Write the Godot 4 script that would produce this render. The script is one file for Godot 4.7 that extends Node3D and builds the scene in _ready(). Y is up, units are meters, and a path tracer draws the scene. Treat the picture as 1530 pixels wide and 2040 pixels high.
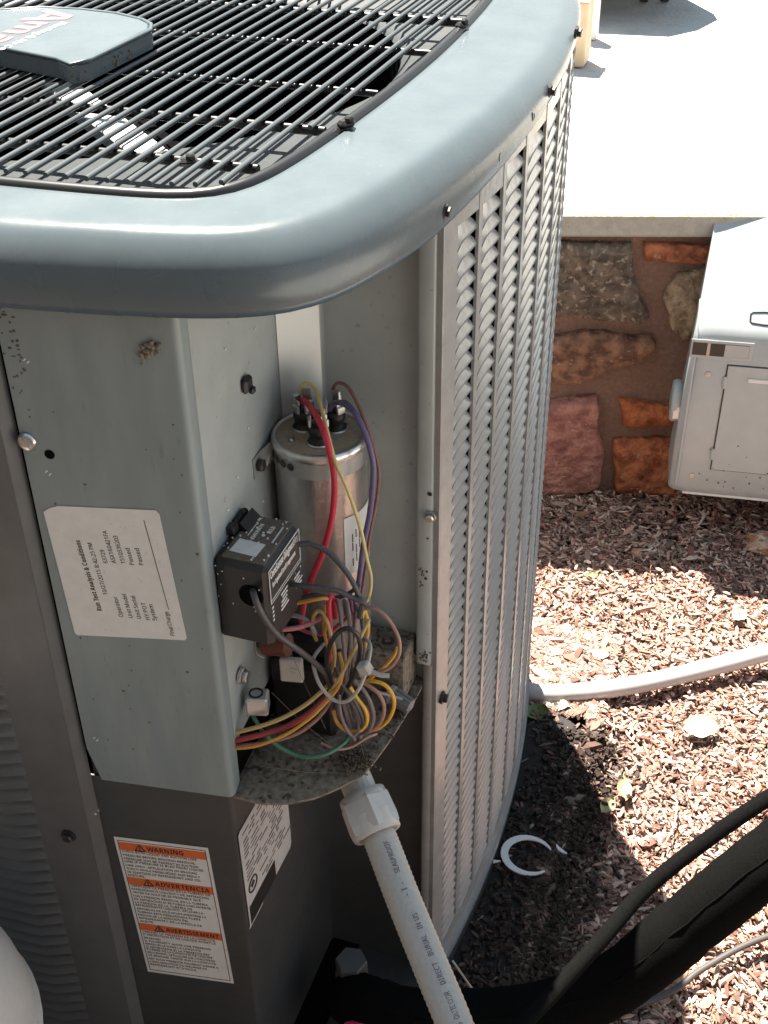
extends Node3D

const BIG := 4294967295
const CX := -.36
const CZ := -.2
const AL := .1484        # the bowed left face turns this far at the near corner
const FX := -.107
const FZ := .163
const SHELF := .452

class MB:
	var st := SurfaceTool.new()
	func _init():
		st.begin(Mesh.PRIMITIVE_TRIANGLES)
	func tri(a: Vector3, b: Vector3, c: Vector3, n: Vector3, sg: int = 4294967295):
		st.set_smooth_group(sg)
		if (b - a).cross(c - a).dot(n) > 0.0:
			var t = b
			b = c
			c = t
		st.add_vertex(a)
		st.add_vertex(b)
		st.add_vertex(c)
	func quad(a: Vector3, b: Vector3, c: Vector3, d: Vector3, n: Vector3, sg: int = 4294967295):
		tri(a, b, c, n, sg)
		tri(a, c, d, n, sg)
	func box(c: Vector3, s: Vector3, bs: Basis = Basis(), bev: float = 0.0):
		var h = s * .5
		var k = min(bev, min(h.x, min(h.y, h.z)) * .9)
		var P = func(sx, sy, sz, ax):
			var v = Vector3(sx * (h.x - (0.0 if ax == 0 else k)), sy * (h.y - (0.0 if ax == 1 else k)), sz * (h.z - (0.0 if ax == 2 else k)))
			return c + bs * v
		for sg in [-1.0, 1.0]:
			quad(P.call(sg, -1, -1, 0), P.call(sg, 1, -1, 0), P.call(sg, 1, 1, 0), P.call(sg, -1, 1, 0), bs * Vector3(sg, 0, 0))
			quad(P.call(-1, sg, -1, 1), P.call(1, sg, -1, 1), P.call(1, sg, 1, 1), P.call(-1, sg, 1, 1), bs * Vector3(0, sg, 0))
			quad(P.call(-1, -1, sg, 2), P.call(1, -1, sg, 2), P.call(1, 1, sg, 2), P.call(-1, 1, sg, 2), bs * Vector3(0, 0, sg))
		if k <= 0.0:
			return
		for a in [-1.0, 1.0]:
			for b in [-1.0, 1.0]:
				quad(P.call(a, b, -1, 0), P.call(a, b, 1, 0), P.call(a, b, 1, 1), P.call(a, b, -1, 1), bs * Vector3(a, b, 0))
				quad(P.call(a, -1, b, 0), P.call(a, 1, b, 0), P.call(a, 1, b, 2), P.call(a, -1, b, 2), bs * Vector3(a, 0, b))
				quad(P.call(-1, a, b, 1), P.call(1, a, b, 1), P.call(1, a, b, 2), P.call(-1, a, b, 2), bs * Vector3(0, a, b))
				for d in [-1.0, 1.0]:
					tri(P.call(a, b, d, 0), P.call(a, b, d, 1), P.call(a, b, d, 2), bs * Vector3(a, b, d))
	func tube(pts: Array, r, n: int = 8, closed: bool = false, caps: bool = true):
		var m := pts.size()
		var rings := []
		var up := Vector3.UP
		var t0: Vector3 = (pts[1] - pts[0]).normalized()
		if abs(t0.dot(up)) > .9:
			up = Vector3.RIGHT
		for i in m:
			var a: Vector3 = pts[(i - 1 + m) % m] if closed else pts[max(i - 1, 0)]
			var b: Vector3 = pts[(i + 1) % m] if closed else pts[min(i + 1, m - 1)]
			var t := (b - a).normalized()
			var x := t.cross(up).normalized()
			up = x.cross(t).normalized()
			var rr: float = r[i] if r is Array else r
			var ring := []
			for k in n:
				var q = TAU * k / n
				ring.append(pts[i] + (x * cos(q) + up * sin(q)) * rr)
			rings.append(ring)
		for i in (m if closed else m - 1):
			var j = (i + 1) % m
			for k in n:
				var l = (k + 1) % n
				var mid = (rings[i][k] + rings[i][l] + rings[j][k] + rings[j][l]) * .25
				quad(rings[i][k], rings[i][l], rings[j][l], rings[j][k], mid - (pts[i] + pts[j]) * .5, 1)
		if caps and not closed:
			for e in [0, m - 1]:
				var d: Vector3 = pts[0] - pts[1] if e == 0 else pts[m - 1] - pts[m - 2]
				for k in range(1, n - 1):
					tri(rings[e][0], rings[e][k], rings[e][k + 1], d)
	func lathe(prof: Array, n: int, o: Vector3, bs: Basis = Basis(), flat_from: int = -1):
		for i in prof.size() - 1:
			var p: Vector2 = prof[i]
			var q: Vector2 = prof[i + 1]
			var d := q - p
			for k in n:
				var a0 = TAU * k / n
				var a1 = TAU * (k + 1) / n
				var am = (a0 + a1) * .5
				var e0 = Vector3(cos(a0), 0, sin(a0))
				var e1 = Vector3(cos(a1), 0, sin(a1))
				var nn = Vector3(cos(am) * d.y, -d.x, sin(am) * d.y)
				var sg = BIGV if flat_from >= 0 and i >= flat_from else 1 + i
				sg = 1 if flat_from == -1 else sg
				var A = o + bs * (e0 * p.x + Vector3(0, p.y, 0))
				var B = o + bs * (e1 * p.x + Vector3(0, p.y, 0))
				var D = o + bs * (e0 * q.x + Vector3(0, q.y, 0))
				var E = o + bs * (e1 * q.x + Vector3(0, q.y, 0))
				if p.x > 1e-6:
					tri(A, B, E, bs * nn, sg)
				if q.x > 1e-6:
					tri(A, E, D, bs * nn, sg)
	const BIGV := 4294967295
	# a standing sheet along a polyline of (x, z), thickness th to the side given by sgn
	func sheet(poly: Array, y0, y1: float, th: float, sg: int = 1):
		var m := poly.size()
		var ns := []
		for i in m:
			var a: Vector2 = poly[max(i - 1, 0)]
			var b: Vector2 = poly[min(i + 1, m - 1)]
			var t := (b - a).normalized()
			ns.append(Vector2(-t.y, t.x))
		for i in m - 1:
			var p: Vector2 = poly[i]
			var q: Vector2 = poly[i + 1]
			var pb: Vector2 = p - ns[i] * th
			var qb: Vector2 = q - ns[i + 1] * th
			var n3 = Vector3(ns[i].x + ns[i + 1].x, 0, ns[i].y + ns[i + 1].y)
			var ya: float = y0[i] if y0 is Array else y0
			var yb: float = y0[i + 1] if y0 is Array else y0
			quad(v(p, ya), v(q, yb), v(q, y1), v(p, y1), n3, sg)
			quad(v(pb, ya), v(qb, yb), v(qb, y1), v(pb, y1), -n3, sg + 1)
			quad(v(p, y1), v(q, y1), v(qb, y1), v(pb, y1), Vector3.UP)
			quad(v(p, ya), v(q, yb), v(qb, yb), v(pb, ya), Vector3.DOWN)
			if i == 0:
				quad(v(p, ya), v(p, y1), v(pb, y1), v(pb, ya), v(p - q, 0))
			if i == m - 2:
				quad(v(q, yb), v(q, y1), v(qb, y1), v(qb, yb), v(q - p, 0))
	func v(p: Vector2, y: float) -> Vector3:
		return Vector3(p.x, y, p.y)
	# a flat plate: polygon in the plane of bs.x / bs.y, from depth 0 to d along bs.z
	func plate(poly: Array, d: float, o: Vector3 = Vector3.ZERO, bs: Basis = Basis(), bev: float = 0.0):
		var pk := PackedVector2Array(poly)
		var ctr := Vector2.ZERO
		for p in poly:
			ctr += p
		ctr /= poly.size()
		var ins := []
		for p in poly:
			ins.append(p + (ctr - p).normalized() * bev)
		var idx := Geometry2D.triangulate_polygon(PackedVector2Array(ins))
		for i in range(0, idx.size(), 3):
			tri(L(o, bs, ins[idx[i]], d), L(o, bs, ins[idx[i + 1]], d), L(o, bs, ins[idx[i + 2]], d), bs.z)
			tri(L(o, bs, pk[idx[i]], 0), L(o, bs, pk[idx[i + 1]], 0), L(o, bs, pk[idx[i + 2]], 0), -bs.z)
		var m := poly.size()
		var area := 0.0
		for i in m:
			area += poly[i].x * poly[(i + 1) % m].y - poly[(i + 1) % m].x * poly[i].y
		for i in m:
			var j = (i + 1) % m
			var e: Vector2 = poly[j] - poly[i]
			var nv = bs.x * e.y - bs.y * e.x
			if area < 0:
				nv = -nv
			var hb = d - bev * (1 if d > 0 else -1)
			quad(L(o, bs, poly[i], 0), L(o, bs, poly[j], 0), L(o, bs, poly[j], hb), L(o, bs, poly[i], hb), nv)
			if bev > 0:
				quad(L(o, bs, poly[i], hb), L(o, bs, poly[j], hb), L(o, bs, ins[j], d), L(o, bs, ins[i], d), nv + bs.z * nv.length())
	func L(o: Vector3, bs: Basis, p: Vector2, z: float) -> Vector3:
		return o + bs * Vector3(p.x, p.y, z)

# ---------------------------------------------------------------- helpers
var used := {}
func numbered(n: String) -> String:
	if not used.has(n):
		used[n] = 0
		return n
	used[n] += 1
	return "%s_%03d" % [n, used[n]]

func obj(called: String, mb, m: Material, parent: Node = null) -> MeshInstance3D:
	var o := MeshInstance3D.new()
	if mb is MB:
		mb.st.generate_normals()
		o.mesh = mb.st.commit()
	else:
		o.mesh = mb
	o.material_override = m
	if parent == null:
		o.name = numbered(called)
		add_child(o, true)
	else:
		o.name = called
		parent.add_child(o, true)
	return o

func tag(o: Node, label: String, category: String = "", group: String = "", kind: String = "") -> Node:
	if label: o.set_meta("label", label)
	if category: o.set_meta("category", category)
	if group: o.set_meta("group", group)
	if kind: o.set_meta("kind", kind)
	return o

func thing(called: String, label: String, category: String, at: Vector3 = Vector3.ZERO, group: String = "") -> Node3D:
	var o := Node3D.new()
	o.name = numbered(called)
	add_child(o, true)
	o.position = at
	tag(o, label, category, group)
	return o

func lin(r: float, g: float, b: float) -> Color:
	return Color(r, g, b).linear_to_srgb()

func mat(c: Color, rough: float = .5, metal: float = 0.0) -> StandardMaterial3D:
	var m := StandardMaterial3D.new()
	m.albedo_color = c.linear_to_srgb()
	m.roughness = rough
	m.metallic = metal
	return m

func noise_img(seed_: int, freq: float, oct: int = 4, size: int = 256, type: int = FastNoiseLite.TYPE_SIMPLEX_SMOOTH) -> Image:
	var n := FastNoiseLite.new()
	n.seed = seed_
	n.frequency = freq
	n.noise_type = type
	n.fractal_octaves = oct
	var im := n.get_seamless_image(size, size)
	im.convert(Image.FORMAT_L8)
	return im

# two colours mixed by noise, with sparse specks of a third
func mix_tex(seed_: int, freq: float, a: Color, b: Color, speck: Color = Color(0, 0, 0, 0), amount: float = 0.0, sfreq: float = .12, sharp: float = 1.0) -> ImageTexture:
	var im := noise_img(seed_, freq)
	var im2 := noise_img(seed_ + 7, sfreq, 3)
	var out := Image.create(256, 256, false, Image.FORMAT_RGB8)
	for y in 256:
		for x in 256:
			var t = clamp((im.get_pixel(x, y).r - .5) * sharp + .5, 0.0, 1.0)
			var c := a.lerp(b, t)
			if amount > 0.0:
				c = c.lerp(speck, clamp((im2.get_pixel(x, y).r - (1.0 - amount)) * 9.0, 0.0, 1.0) * speck.a)
			c.a = 1
			out.set_pixel(x, y, c.linear_to_srgb())
	out.generate_mipmaps()
	return ImageTexture.create_from_image(out)

func tri_map(m: StandardMaterial3D, metres: float, tex: Texture2D = null, bump: Image = null, strength: float = 1.0, world: bool = true) -> StandardMaterial3D:
	m.uv1_triplanar = true
	m.uv1_world_triplanar = world
	m.uv1_scale = Vector3.ONE / metres
	if tex:
		m.albedo_texture = tex
		m.albedo_color = Color.WHITE
	if bump:
		var b := bump.duplicate()
		b.bump_map_to_normal_map(strength)
		m.normal_enabled = true
		m.normal_texture = ImageTexture.create_from_image(b)
		m.normal_scale = 1.0
	return m

func smooth(pts: Array, sub: int = 5) -> Array:
	var out := []
	var m := pts.size()
	for i in m - 1:
		var p0: Vector3 = pts[max(i - 1, 0)]
		var p1: Vector3 = pts[i]
		var p2: Vector3 = pts[i + 1]
		var p3: Vector3 = pts[min(i + 2, m - 1)]
		for k in sub:
			out.append(p1.cubic_interpolate(p2, p0, p3, float(k) / sub))
	out.append(pts[m - 1])
	return out

func v3s(a: Array) -> Array:
	var o := []
	for i in range(0, a.size(), 3):
		o.append(Vector3(a[i], a[i + 1], a[i + 2]))
	return o

func side_x(z: float) -> float:
	return .018 - .42 * (z + .2) * (z + .2)
func side_z(x: float) -> float:
	return .19 - .42 * (x + .36) * (x + .36)

# the bowed square plan of the unit (and of the opening in its lid), as points round the centre
func outline(gx0: float, gz0: float, bow: float, p: float, n: int = 200) -> Array:
	var out := []
	for i in n:
		var a = TAU * i / n
		var dx = cos(a)
		var dz = sin(a)
		var lo := .1
		var hi := .6
		for k in 24:
			var r = (lo + hi) * .5
			var X = abs(dx * r)
			var Z = abs(dz * r)
			var f = pow(X / (gx0 - bow * Z * Z), p) + pow(Z / (gz0 - bow * X * X), p)
			if f > 1.0: hi = r
			else: lo = r
		out.append(Vector2(CX + dx * lo, CZ + dz * lo))
	return out

func ring_strip(mb: MB, a: Array, ya, b: Array, yb, sg: int = 1, inward: bool = false):
	var m := a.size()
	for i in m:
		var j = (i + 1) % m
		var e: Vector2 = a[j] - a[i]
		var out := Vector3(e.y, 0, -e.x).normalized()
		var A = Vector3(a[i].x, ya[i] if ya is Array else ya, a[i].y)
		var B = Vector3(a[j].x, ya[j] if ya is Array else ya, a[j].y)
		var C = Vector3(b[j].x, yb[j] if yb is Array else yb, b[j].y)
		var D = Vector3(b[i].x, yb[i] if yb is Array else yb, b[i].y)
		var nn = (B - A).cross(D - A)
		if nn.dot(Vector3.UP + out * (-.5 if inward else .5)) < 0: nn = -nn
		if abs(nn.normalized().y) < .3 and nn.dot(out) * (-1 if inward else 1) < 0: nn = -nn
		mb.quad(A, B, C, D, nn, sg)

func lframe(s: float, y: float, off: float) -> Transform3D:
	var b := Basis(Vector3.UP, AL)
	return Transform3D(b, Vector3(FX, 0, FZ) + b * Vector3(-s, y, off))

var font: SystemFont
var font_bold: SystemFont
# one line of raised print: height is that of the capitals, the text starts at at and runs along bs.x
func write(parent: Node, s: String, h: float, at: Vector3, bs: Basis, m: Material, width: float = 0.0, bold: bool = false, called: String = "lettering", step: float = 2.0) -> MeshInstance3D:
	var t := TextMesh.new()
	t.text = s
	t.font = font_bold if bold else font
	t.font_size = 24
	t.pixel_size = h / 17.2
	t.depth = .0003
	t.curve_step = step
	t.horizontal_alignment = HORIZONTAL_ALIGNMENT_LEFT
	t.vertical_alignment = VERTICAL_ALIGNMENT_BOTTOM
	var o := MeshInstance3D.new()
	o.mesh = t
	o.material_override = m
	o.name = called
	var sx := 1.0
	var bb := t.get_aabb()
	if width > 0.0 and bb.size.x > 0.0:
		sx = width / bb.size.x
	var scaled := Basis(bs.x * sx, bs.y, bs.z)
	o.transform = Transform3D(scaled, at - scaled.x * bb.position.x - bs.y * bb.position.y)
	parent.add_child(o, true)
	return o

func hex_screw(parent: Node, at: Vector3, n: Vector3, r: float, m: Material, called: String = "screw") -> MeshInstance3D:
	var mb := MB.new()
	var bs := Basis(Quaternion(Vector3.UP, n.normalized()))
	mb.lathe([Vector2(0, -.001), Vector2(r * 1.45, -.001), Vector2(r * 1.45, .0012), Vector2(r * 1.1, .0016)], 14, at, bs, 0)
	mb.lathe([Vector2(r, .0016), Vector2(r, .0042), Vector2(r * .8, .005), Vector2(0, .005)], 6, at, bs, 0)
	return obj(called, mb, m, parent)

# ---------------------------------------------------------------- materials
var M := {}
func materials():
	var paint_b := noise_img(3, .09, 4)
	M.lid = tri_map(mat(Color.WHITE, .3), .35, mix_tex(11, .02, Color(.084, .108, .122), Color(.104, .13, .144), Color(.16, .155, .14, .4), .18, .2), paint_b, .06)
	M.teal = tri_map(mat(Color.WHITE, .48), .3, mix_tex(21, .02, Color(.175, .218, .228), Color(.228, .266, .272), Color(.13, .13, .12, .45), .22, .06), paint_b, .2)
	M.teal.uv1_scale = Vector3(7.5, 1.7, 7.5)
	M.inner = tri_map(mat(Color.WHITE, .36), .3, mix_tex(22, .025, Color(.305, .335, .335), Color(.36, .39, .39), Color(.12, .11, .1, .7), .18, .13), paint_b, .2)
	M.louver = tri_map(mat(Color.WHITE, .25), .25, mix_tex(31, .03, Color(.27, .27, .264), Color(.33, .327, .318), Color(.24, .19, .15, .5), .25, .1), paint_b, .3)
	M.charcoal = tri_map(mat(Color.WHITE, .42), .3, mix_tex(41, .03, Color(.042, .044, .045), Color(.055, .057, .058), Color(.09, .085, .08, .5), .2, .12), paint_b, .2)
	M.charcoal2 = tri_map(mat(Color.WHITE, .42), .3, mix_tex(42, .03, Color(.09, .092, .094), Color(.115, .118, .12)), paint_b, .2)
	M.rod = mat(Color(.07, .082, .088), .36)
	M.rodblack = mat(Color(.014, .015, .016), .35)
	M.black = mat(Color(.012, .012, .013), .45)
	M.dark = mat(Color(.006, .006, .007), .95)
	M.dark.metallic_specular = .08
	M.tandust = tri_map(mat(Color.WHITE, .9), .05, mix_tex(66, .05, Color(.3, .25, .18), Color(.42, .36, .28), Color(.08, .06, .04, .8), .2, .1))
	M.alu = tri_map(mat(Color.WHITE, .38, .7), .2, mix_tex(51, .05, Color(.5, .51, .52), Color(.62, .63, .64)), noise_img(5, .2), .3)
	M.splay_highlight = mat(Color(.56, .58, .58), .34, .15)  # paler than the walls: the splay's highlight put into its colour
	M.strap2 = mat(Color(.6, .61, .61), .5, .1)
	M.strap = mat(Color(.34, .345, .34), .38, .35)
	M.deck = tri_map(mat(Color.WHITE, .45), .2, mix_tex(57, .04, Color(.034, .042, .047), Color(.05, .058, .063), Color(.1, .085, .07, .5), .2, .12))
	M.fin = tri_map(mat(Color.WHITE, .7), .15, mix_tex(55, .08, Color(.018, .017, .016), Color(.045, .04, .036)))
	M.steel = mat(Color(.55, .55, .54), .28, .95)
	M.zinc = mat(Color(.4, .4, .39), .35, .9)
	M.screwdark = mat(Color(.045, .042, .04), .35, .6)
	M.dust = tri_map(mat(Color.WHITE, .95), .09, mix_tex(61, .05, Color(.14, .115, .085), Color(.26, .225, .18), Color(.045, .034, .025, .85), .3, .03, 1.5), noise_img(62, .12), .8)
	M.debris = tri_map(mat(Color.WHITE, .95), .03, mix_tex(63, .08, Color(.05, .035, .026), Color(.17, .135, .1)), noise_img(64, .15), 2.0)
	M.dustfilm = tri_map(mat(Color.WHITE, .95), .06, mix_tex(65, .05, Color(.1, .079, .056), Color(.15, .125, .095), Color(.42, .39, .34, .9), .2, .3))
	M.paper = tri_map(mat(Color.WHITE, .6), .12, mix_tex(71, .03, Color(.6, .61, .6), Color(.68, .685, .675), Color(.3, .28, .26, .7), .17, .09))
	M.paper2 = tri_map(mat(Color.WHITE, .55), .1, mix_tex(72, .03, Color(.45, .44, .44), Color(.55, .54, .54)))
	M.orange = mat(Color(.62, .13, .03), .55)
	M.ink = mat(Color(.02, .02, .022), .7)
	M.inkgrey = mat(Color(.16, .13, .13), .7)
	M.white = mat(Color(.72, .72, .71), .5)
	M.pink = mat(Color(.62, .16, .19), .45)
	M.capcan = tri_map(mat(Color.WHITE, .3, .9), .09, mix_tex(81, .04, Color(.58, .575, .57), Color(.76, .75, .74), Color(.3, .2, .16, .6), .16, .1), noise_img(82, .1), .5)
	M.rubber = mat(Color(.013, .0125, .013), .62)
	M.foam = tri_map(mat(Color.WHITE, 1.0), .08, mix_tex(91, .1, Color(.005, .005, .005), Color(.009, .009, .009)), noise_img(92, .25), .8)
	M.foam.metallic_specular = .08
	M.pvc = tri_map(mat(Color.WHITE, .42), .07, mix_tex(95, .05, Color(.4, .38, .345), Color(.5, .478, .44), Color(.12, .115, .11, .9), .22, .16), noise_img(96, .1), .3)
	M.nut = tri_map(mat(Color.WHITE, .38), .08, mix_tex(97, .04, Color(.48, .465, .435), Color(.55, .535, .505), Color(.2, .19, .18, .6), .15, .2))
	M.cabinet = tri_map(mat(Color.WHITE, .35), .3, mix_tex(101, .03, Color(.37, .415, .43), Color(.42, .46, .475), Color(.3, .28, .26, .6), .12, .25))
	M.concrete = tri_map(mat(Color.WHITE, .85), .6, mix_tex(111, .03, Color(.5, .49, .46), Color(.62, .61, .58), Color(.36, .34, .31, .7), .2, .2), noise_img(112, .2), .8)
	M.coping = tri_map(mat(Color.WHITE, .85), .25, mix_tex(113, .05, Color(.33, .31, .27), Color(.44, .42, .37), Color(.16, .14, .12, .8), .16, .12), noise_img(114, .2), 1.0)
	M.mortar = tri_map(mat(Color.WHITE, .95), .12, mix_tex(121, .05, Color(.17, .098, .074), Color(.28, .175, .13)), noise_img(122, .2), 4.0)
	M.soil = tri_map(mat(Color.WHITE, 1.0), .12, mix_tex(131, .08, Color(.018, .013, .011), Color(.06, .04, .032)), noise_img(132, .2), 2.0)
	M.wood = tri_map(mat(Color.WHITE, .7), .3, mix_tex(141, .02, Color(.5, .38, .25), Color(.62, .5, .35)))
	M.padm = tri_map(mat(Color.WHITE, .8), .1, mix_tex(151, .08, Color(.012, .012, .012), Color(.024, .023, .022), Color(.12, .09, .07, .9), .2, .3), noise_img(152, .3), 1.0)
	M.hose = tri_map(mat(Color.WHITE, .4), .05, mix_tex(161, .05, Color(.42, .4, .4), Color(.52, .5, .49)))
	M.red = mat(Color(.5, .02, .04), .4)
	M.tie = mat(Color(.4, .385, .35), .4)
	M.lid.roughness_texture = ImageTexture.create_from_image(spots(171))
	M.lid.roughness = 1.0
	M.clearwhite = mat(Color(.6, .58, .54), .35)
	M.brownplastic = mat(Color(.16, .05, .03), .4)

var W_RED: StandardMaterial3D
var W_REDD: StandardMaterial3D
var W_PALEY: StandardMaterial3D
var W_BROWN: StandardMaterial3D
var W_PURP: StandardMaterial3D
var W_BLUE: StandardMaterial3D
var W_DGREY: StandardMaterial3D
var W_LGREY: StandardMaterial3D
var W_PINK: StandardMaterial3D
var W_PINKD: StandardMaterial3D
var W_ORANGE: StandardMaterial3D
var W_TAN: StandardMaterial3D
var W_MAUVE: StandardMaterial3D
var W_GREY: StandardMaterial3D
var W_YEL: StandardMaterial3D
var W_BLACK: StandardMaterial3D
var W_PBROWN: StandardMaterial3D
var W_GREEN: StandardMaterial3D

# roughness of sun-worn gloss paint: hazy patches and dried water spots
func spots(seed_: int) -> Image:
	var a := noise_img(seed_, .02, 5)
	var b := noise_img(seed_ + 1, .15, 2)
	var out := Image.create(256, 256, false, Image.FORMAT_L8)
	for y in 256:
		for x in 256:
			var v = .2 + .1 * a.get_pixel(x, y).r + .04 * b.get_pixel(x, y).r
			out.set_pixel(x, y, Color(v, v, v))
	out.generate_mipmaps()
	return out

func wire_mat(r: float, g: float, b: float, s: int) -> StandardMaterial3D:
	var c := Color(r, g, b)
	return tri_map(mat(Color.WHITE, .42), .05, mix_tex(s, .05, c * .85, c * 1.1, Color(.16, .13, .1, .75), .24, .09))

func wire(called: String, label: String, m: Material, r: float, a: Array):
	var mb := MB.new()
	mb.tube(smooth(v3s(a), 5), r, 9)
	tag(obj(called, mb, m), label, "wire", "wires in the open compartment")

# ---------------------------------------------------------------- scene
func _ready():
	var cam := Camera3D.new()
	cam.name = "camera"
	add_child(cam)
	cam.transform = Transform3D(Basis(Vector3(.94468, -.01176, -.32778), Vector3(-.17881, .81933, -.54472), Vector3(.27497, .5732, .77191)).orthonormalized(), Vector3(.21396, 1.15693, .71883))
	cam.fov = 45.417
	cam.near = .02
	cam.far = 200
	cam.current = true
	var sky_m := ProceduralSkyMaterial.new()
	sky_m.sky_top_color = Color(.55, .63, .71)
	sky_m.sky_horizon_color = Color(.9, .9, .88)
	sky_m.sky_curve = .2
	sky_m.ground_horizon_color = Color(.6, .58, .55)
	sky_m.ground_bottom_color = Color(.4, .38, .35)
	sky_m.sun_angle_max = 3
	sky_m.energy_multiplier = .37
	var sky := Sky.new()
	sky.sky_material = sky_m
	var env := Environment.new()
	env.background_mode = Environment.BG_SKY
	env.sky = sky
	env.tonemap_mode = Environment.TONE_MAPPER_LINEAR
	env.tonemap_exposure = 4.3
	env.sdfgi_enabled = true
	env.ssao_enabled = true
	env.ssil_enabled = true
	var we := WorldEnvironment.new()
	we.name = "world_environment"
	we.environment = env
	add_child(we)
	var sun := DirectionalLight3D.new()
	sun.name = "sun"
	add_child(sun)
	sun.light_color = Color(1.0, .96, .9)
	sun.light_energy = 1.6
	sun.light_angular_distance = .5
	sun.shadow_enabled = true
	sun.look_at_from_position(Vector3.ZERO, Vector3(.258, -.906, .334), Vector3.UP)

	font = SystemFont.new()
	font.font_names = PackedStringArray(["Droid Sans"])
	font_bold = SystemFont.new()
	font_bold.font_names = PackedStringArray(["Droid Sans"])
	font_bold.font_weight = 700
	materials()
	W_RED = wire_mat(.55, .025, .06, 201)
	W_REDD = wire_mat(.3, .04, .045, 202)
	W_PALEY = wire_mat(.6, .48, .2, 203)
	W_BROWN = wire_mat(.2, .09, .075, 204)
	W_PURP = wire_mat(.12, .1, .2, 205)
	W_BLUE = wire_mat(.04, .045, .1, 206)
	W_DGREY = wire_mat(.055, .055, .06, 207)
	W_LGREY = wire_mat(.32, .32, .31, 208)
	W_PINK = wire_mat(.5, .16, .18, 209)
	W_PINKD = wire_mat(.4, .07, .13, 210)
	W_ORANGE = wire_mat(.62, .3, .05, 211)
	W_TAN = wire_mat(.5, .35, .14, 212)
	W_MAUVE = wire_mat(.19, .15, .16, 213)
	W_GREY = wire_mat(.17, .16, .17, 214)
	W_YEL = wire_mat(.72, .4, .04, 215)
	W_BLACK = mat(Color(.016, .016, .017), .28)
	W_PBROWN = wire_mat(.34, .19, .15, 216)
	W_GREEN = wire_mat(.05, .15, .09, 217)

	ground()
	wall_and_patio()
	unit()
	compartment()
	wires()
	lines_and_conduit()
	cabinet()
	litter()

func ground():
	var mb := MB.new()
	var n := FastNoiseLite.new()
	n.seed = 5
	n.frequency = 6.0
	var N := 60
	var P = func(i, j):
		var x = -1.6 + 3.6 * i / N
		var z = -1.0 + 3.0 * j / N
		return Vector3(x, n.get_noise_2d(x, z) * .008 - .004, z)
	for i in N:
		for j in N:
			mb.quad(P.call(i, j), P.call(i + 1, j), P.call(i + 1, j + 1), P.call(i, j + 1), Vector3.UP, 1)
	for b in [[-60, -60, -1.6, 60], [2.0, -60, 60, 60], [-1.6, -60, 2.0, -1.0], [-1.6, 2.0, 2.0, 60]]:
		mb.quad(Vector3(b[0], -.006, b[1]), Vector3(b[2], -.006, b[1]), Vector3(b[2], -.006, b[3]), Vector3(b[0], -.006, b[3]), Vector3.UP)
	tag(obj("ground", mb, M.soil), "dark soil under the bark mulch", "", "", "structure")
	# added unseen: pale slab bouncing sunlight, dark wall blocking sky behind the camera
	mb = MB.new()
	mb.box(Vector3(4.2, .0, .9), Vector3(6, .05, 5), Basis(), .004)
	tag(obj("added_bounce_slab", mb, M.concrete), "added pale concrete slab out of view, bouncing sunlight onto the unit", "", "", "structure")
	mb = MB.new()
	for k in 22:
		mb.box(Vector3(-1.3, .08 + k * .15, 2.0 + (k % 2) * .004), Vector3(7.0, .148, .08), Basis(), .004)
	tag(obj("added_sky_block", mb, mat(Color(.06, .05, .045), .8)), "added dark boarded wall out of view, blocking sky light from the unit", "", "", "structure")
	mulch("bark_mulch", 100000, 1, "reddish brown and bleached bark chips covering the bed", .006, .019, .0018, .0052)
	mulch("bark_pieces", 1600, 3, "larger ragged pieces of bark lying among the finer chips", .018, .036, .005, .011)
	mulch("mulch_splinters", 22000, 2, "thin pale wood splinters strewn through the mulch", .008, .03, .0008, .0018)

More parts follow.
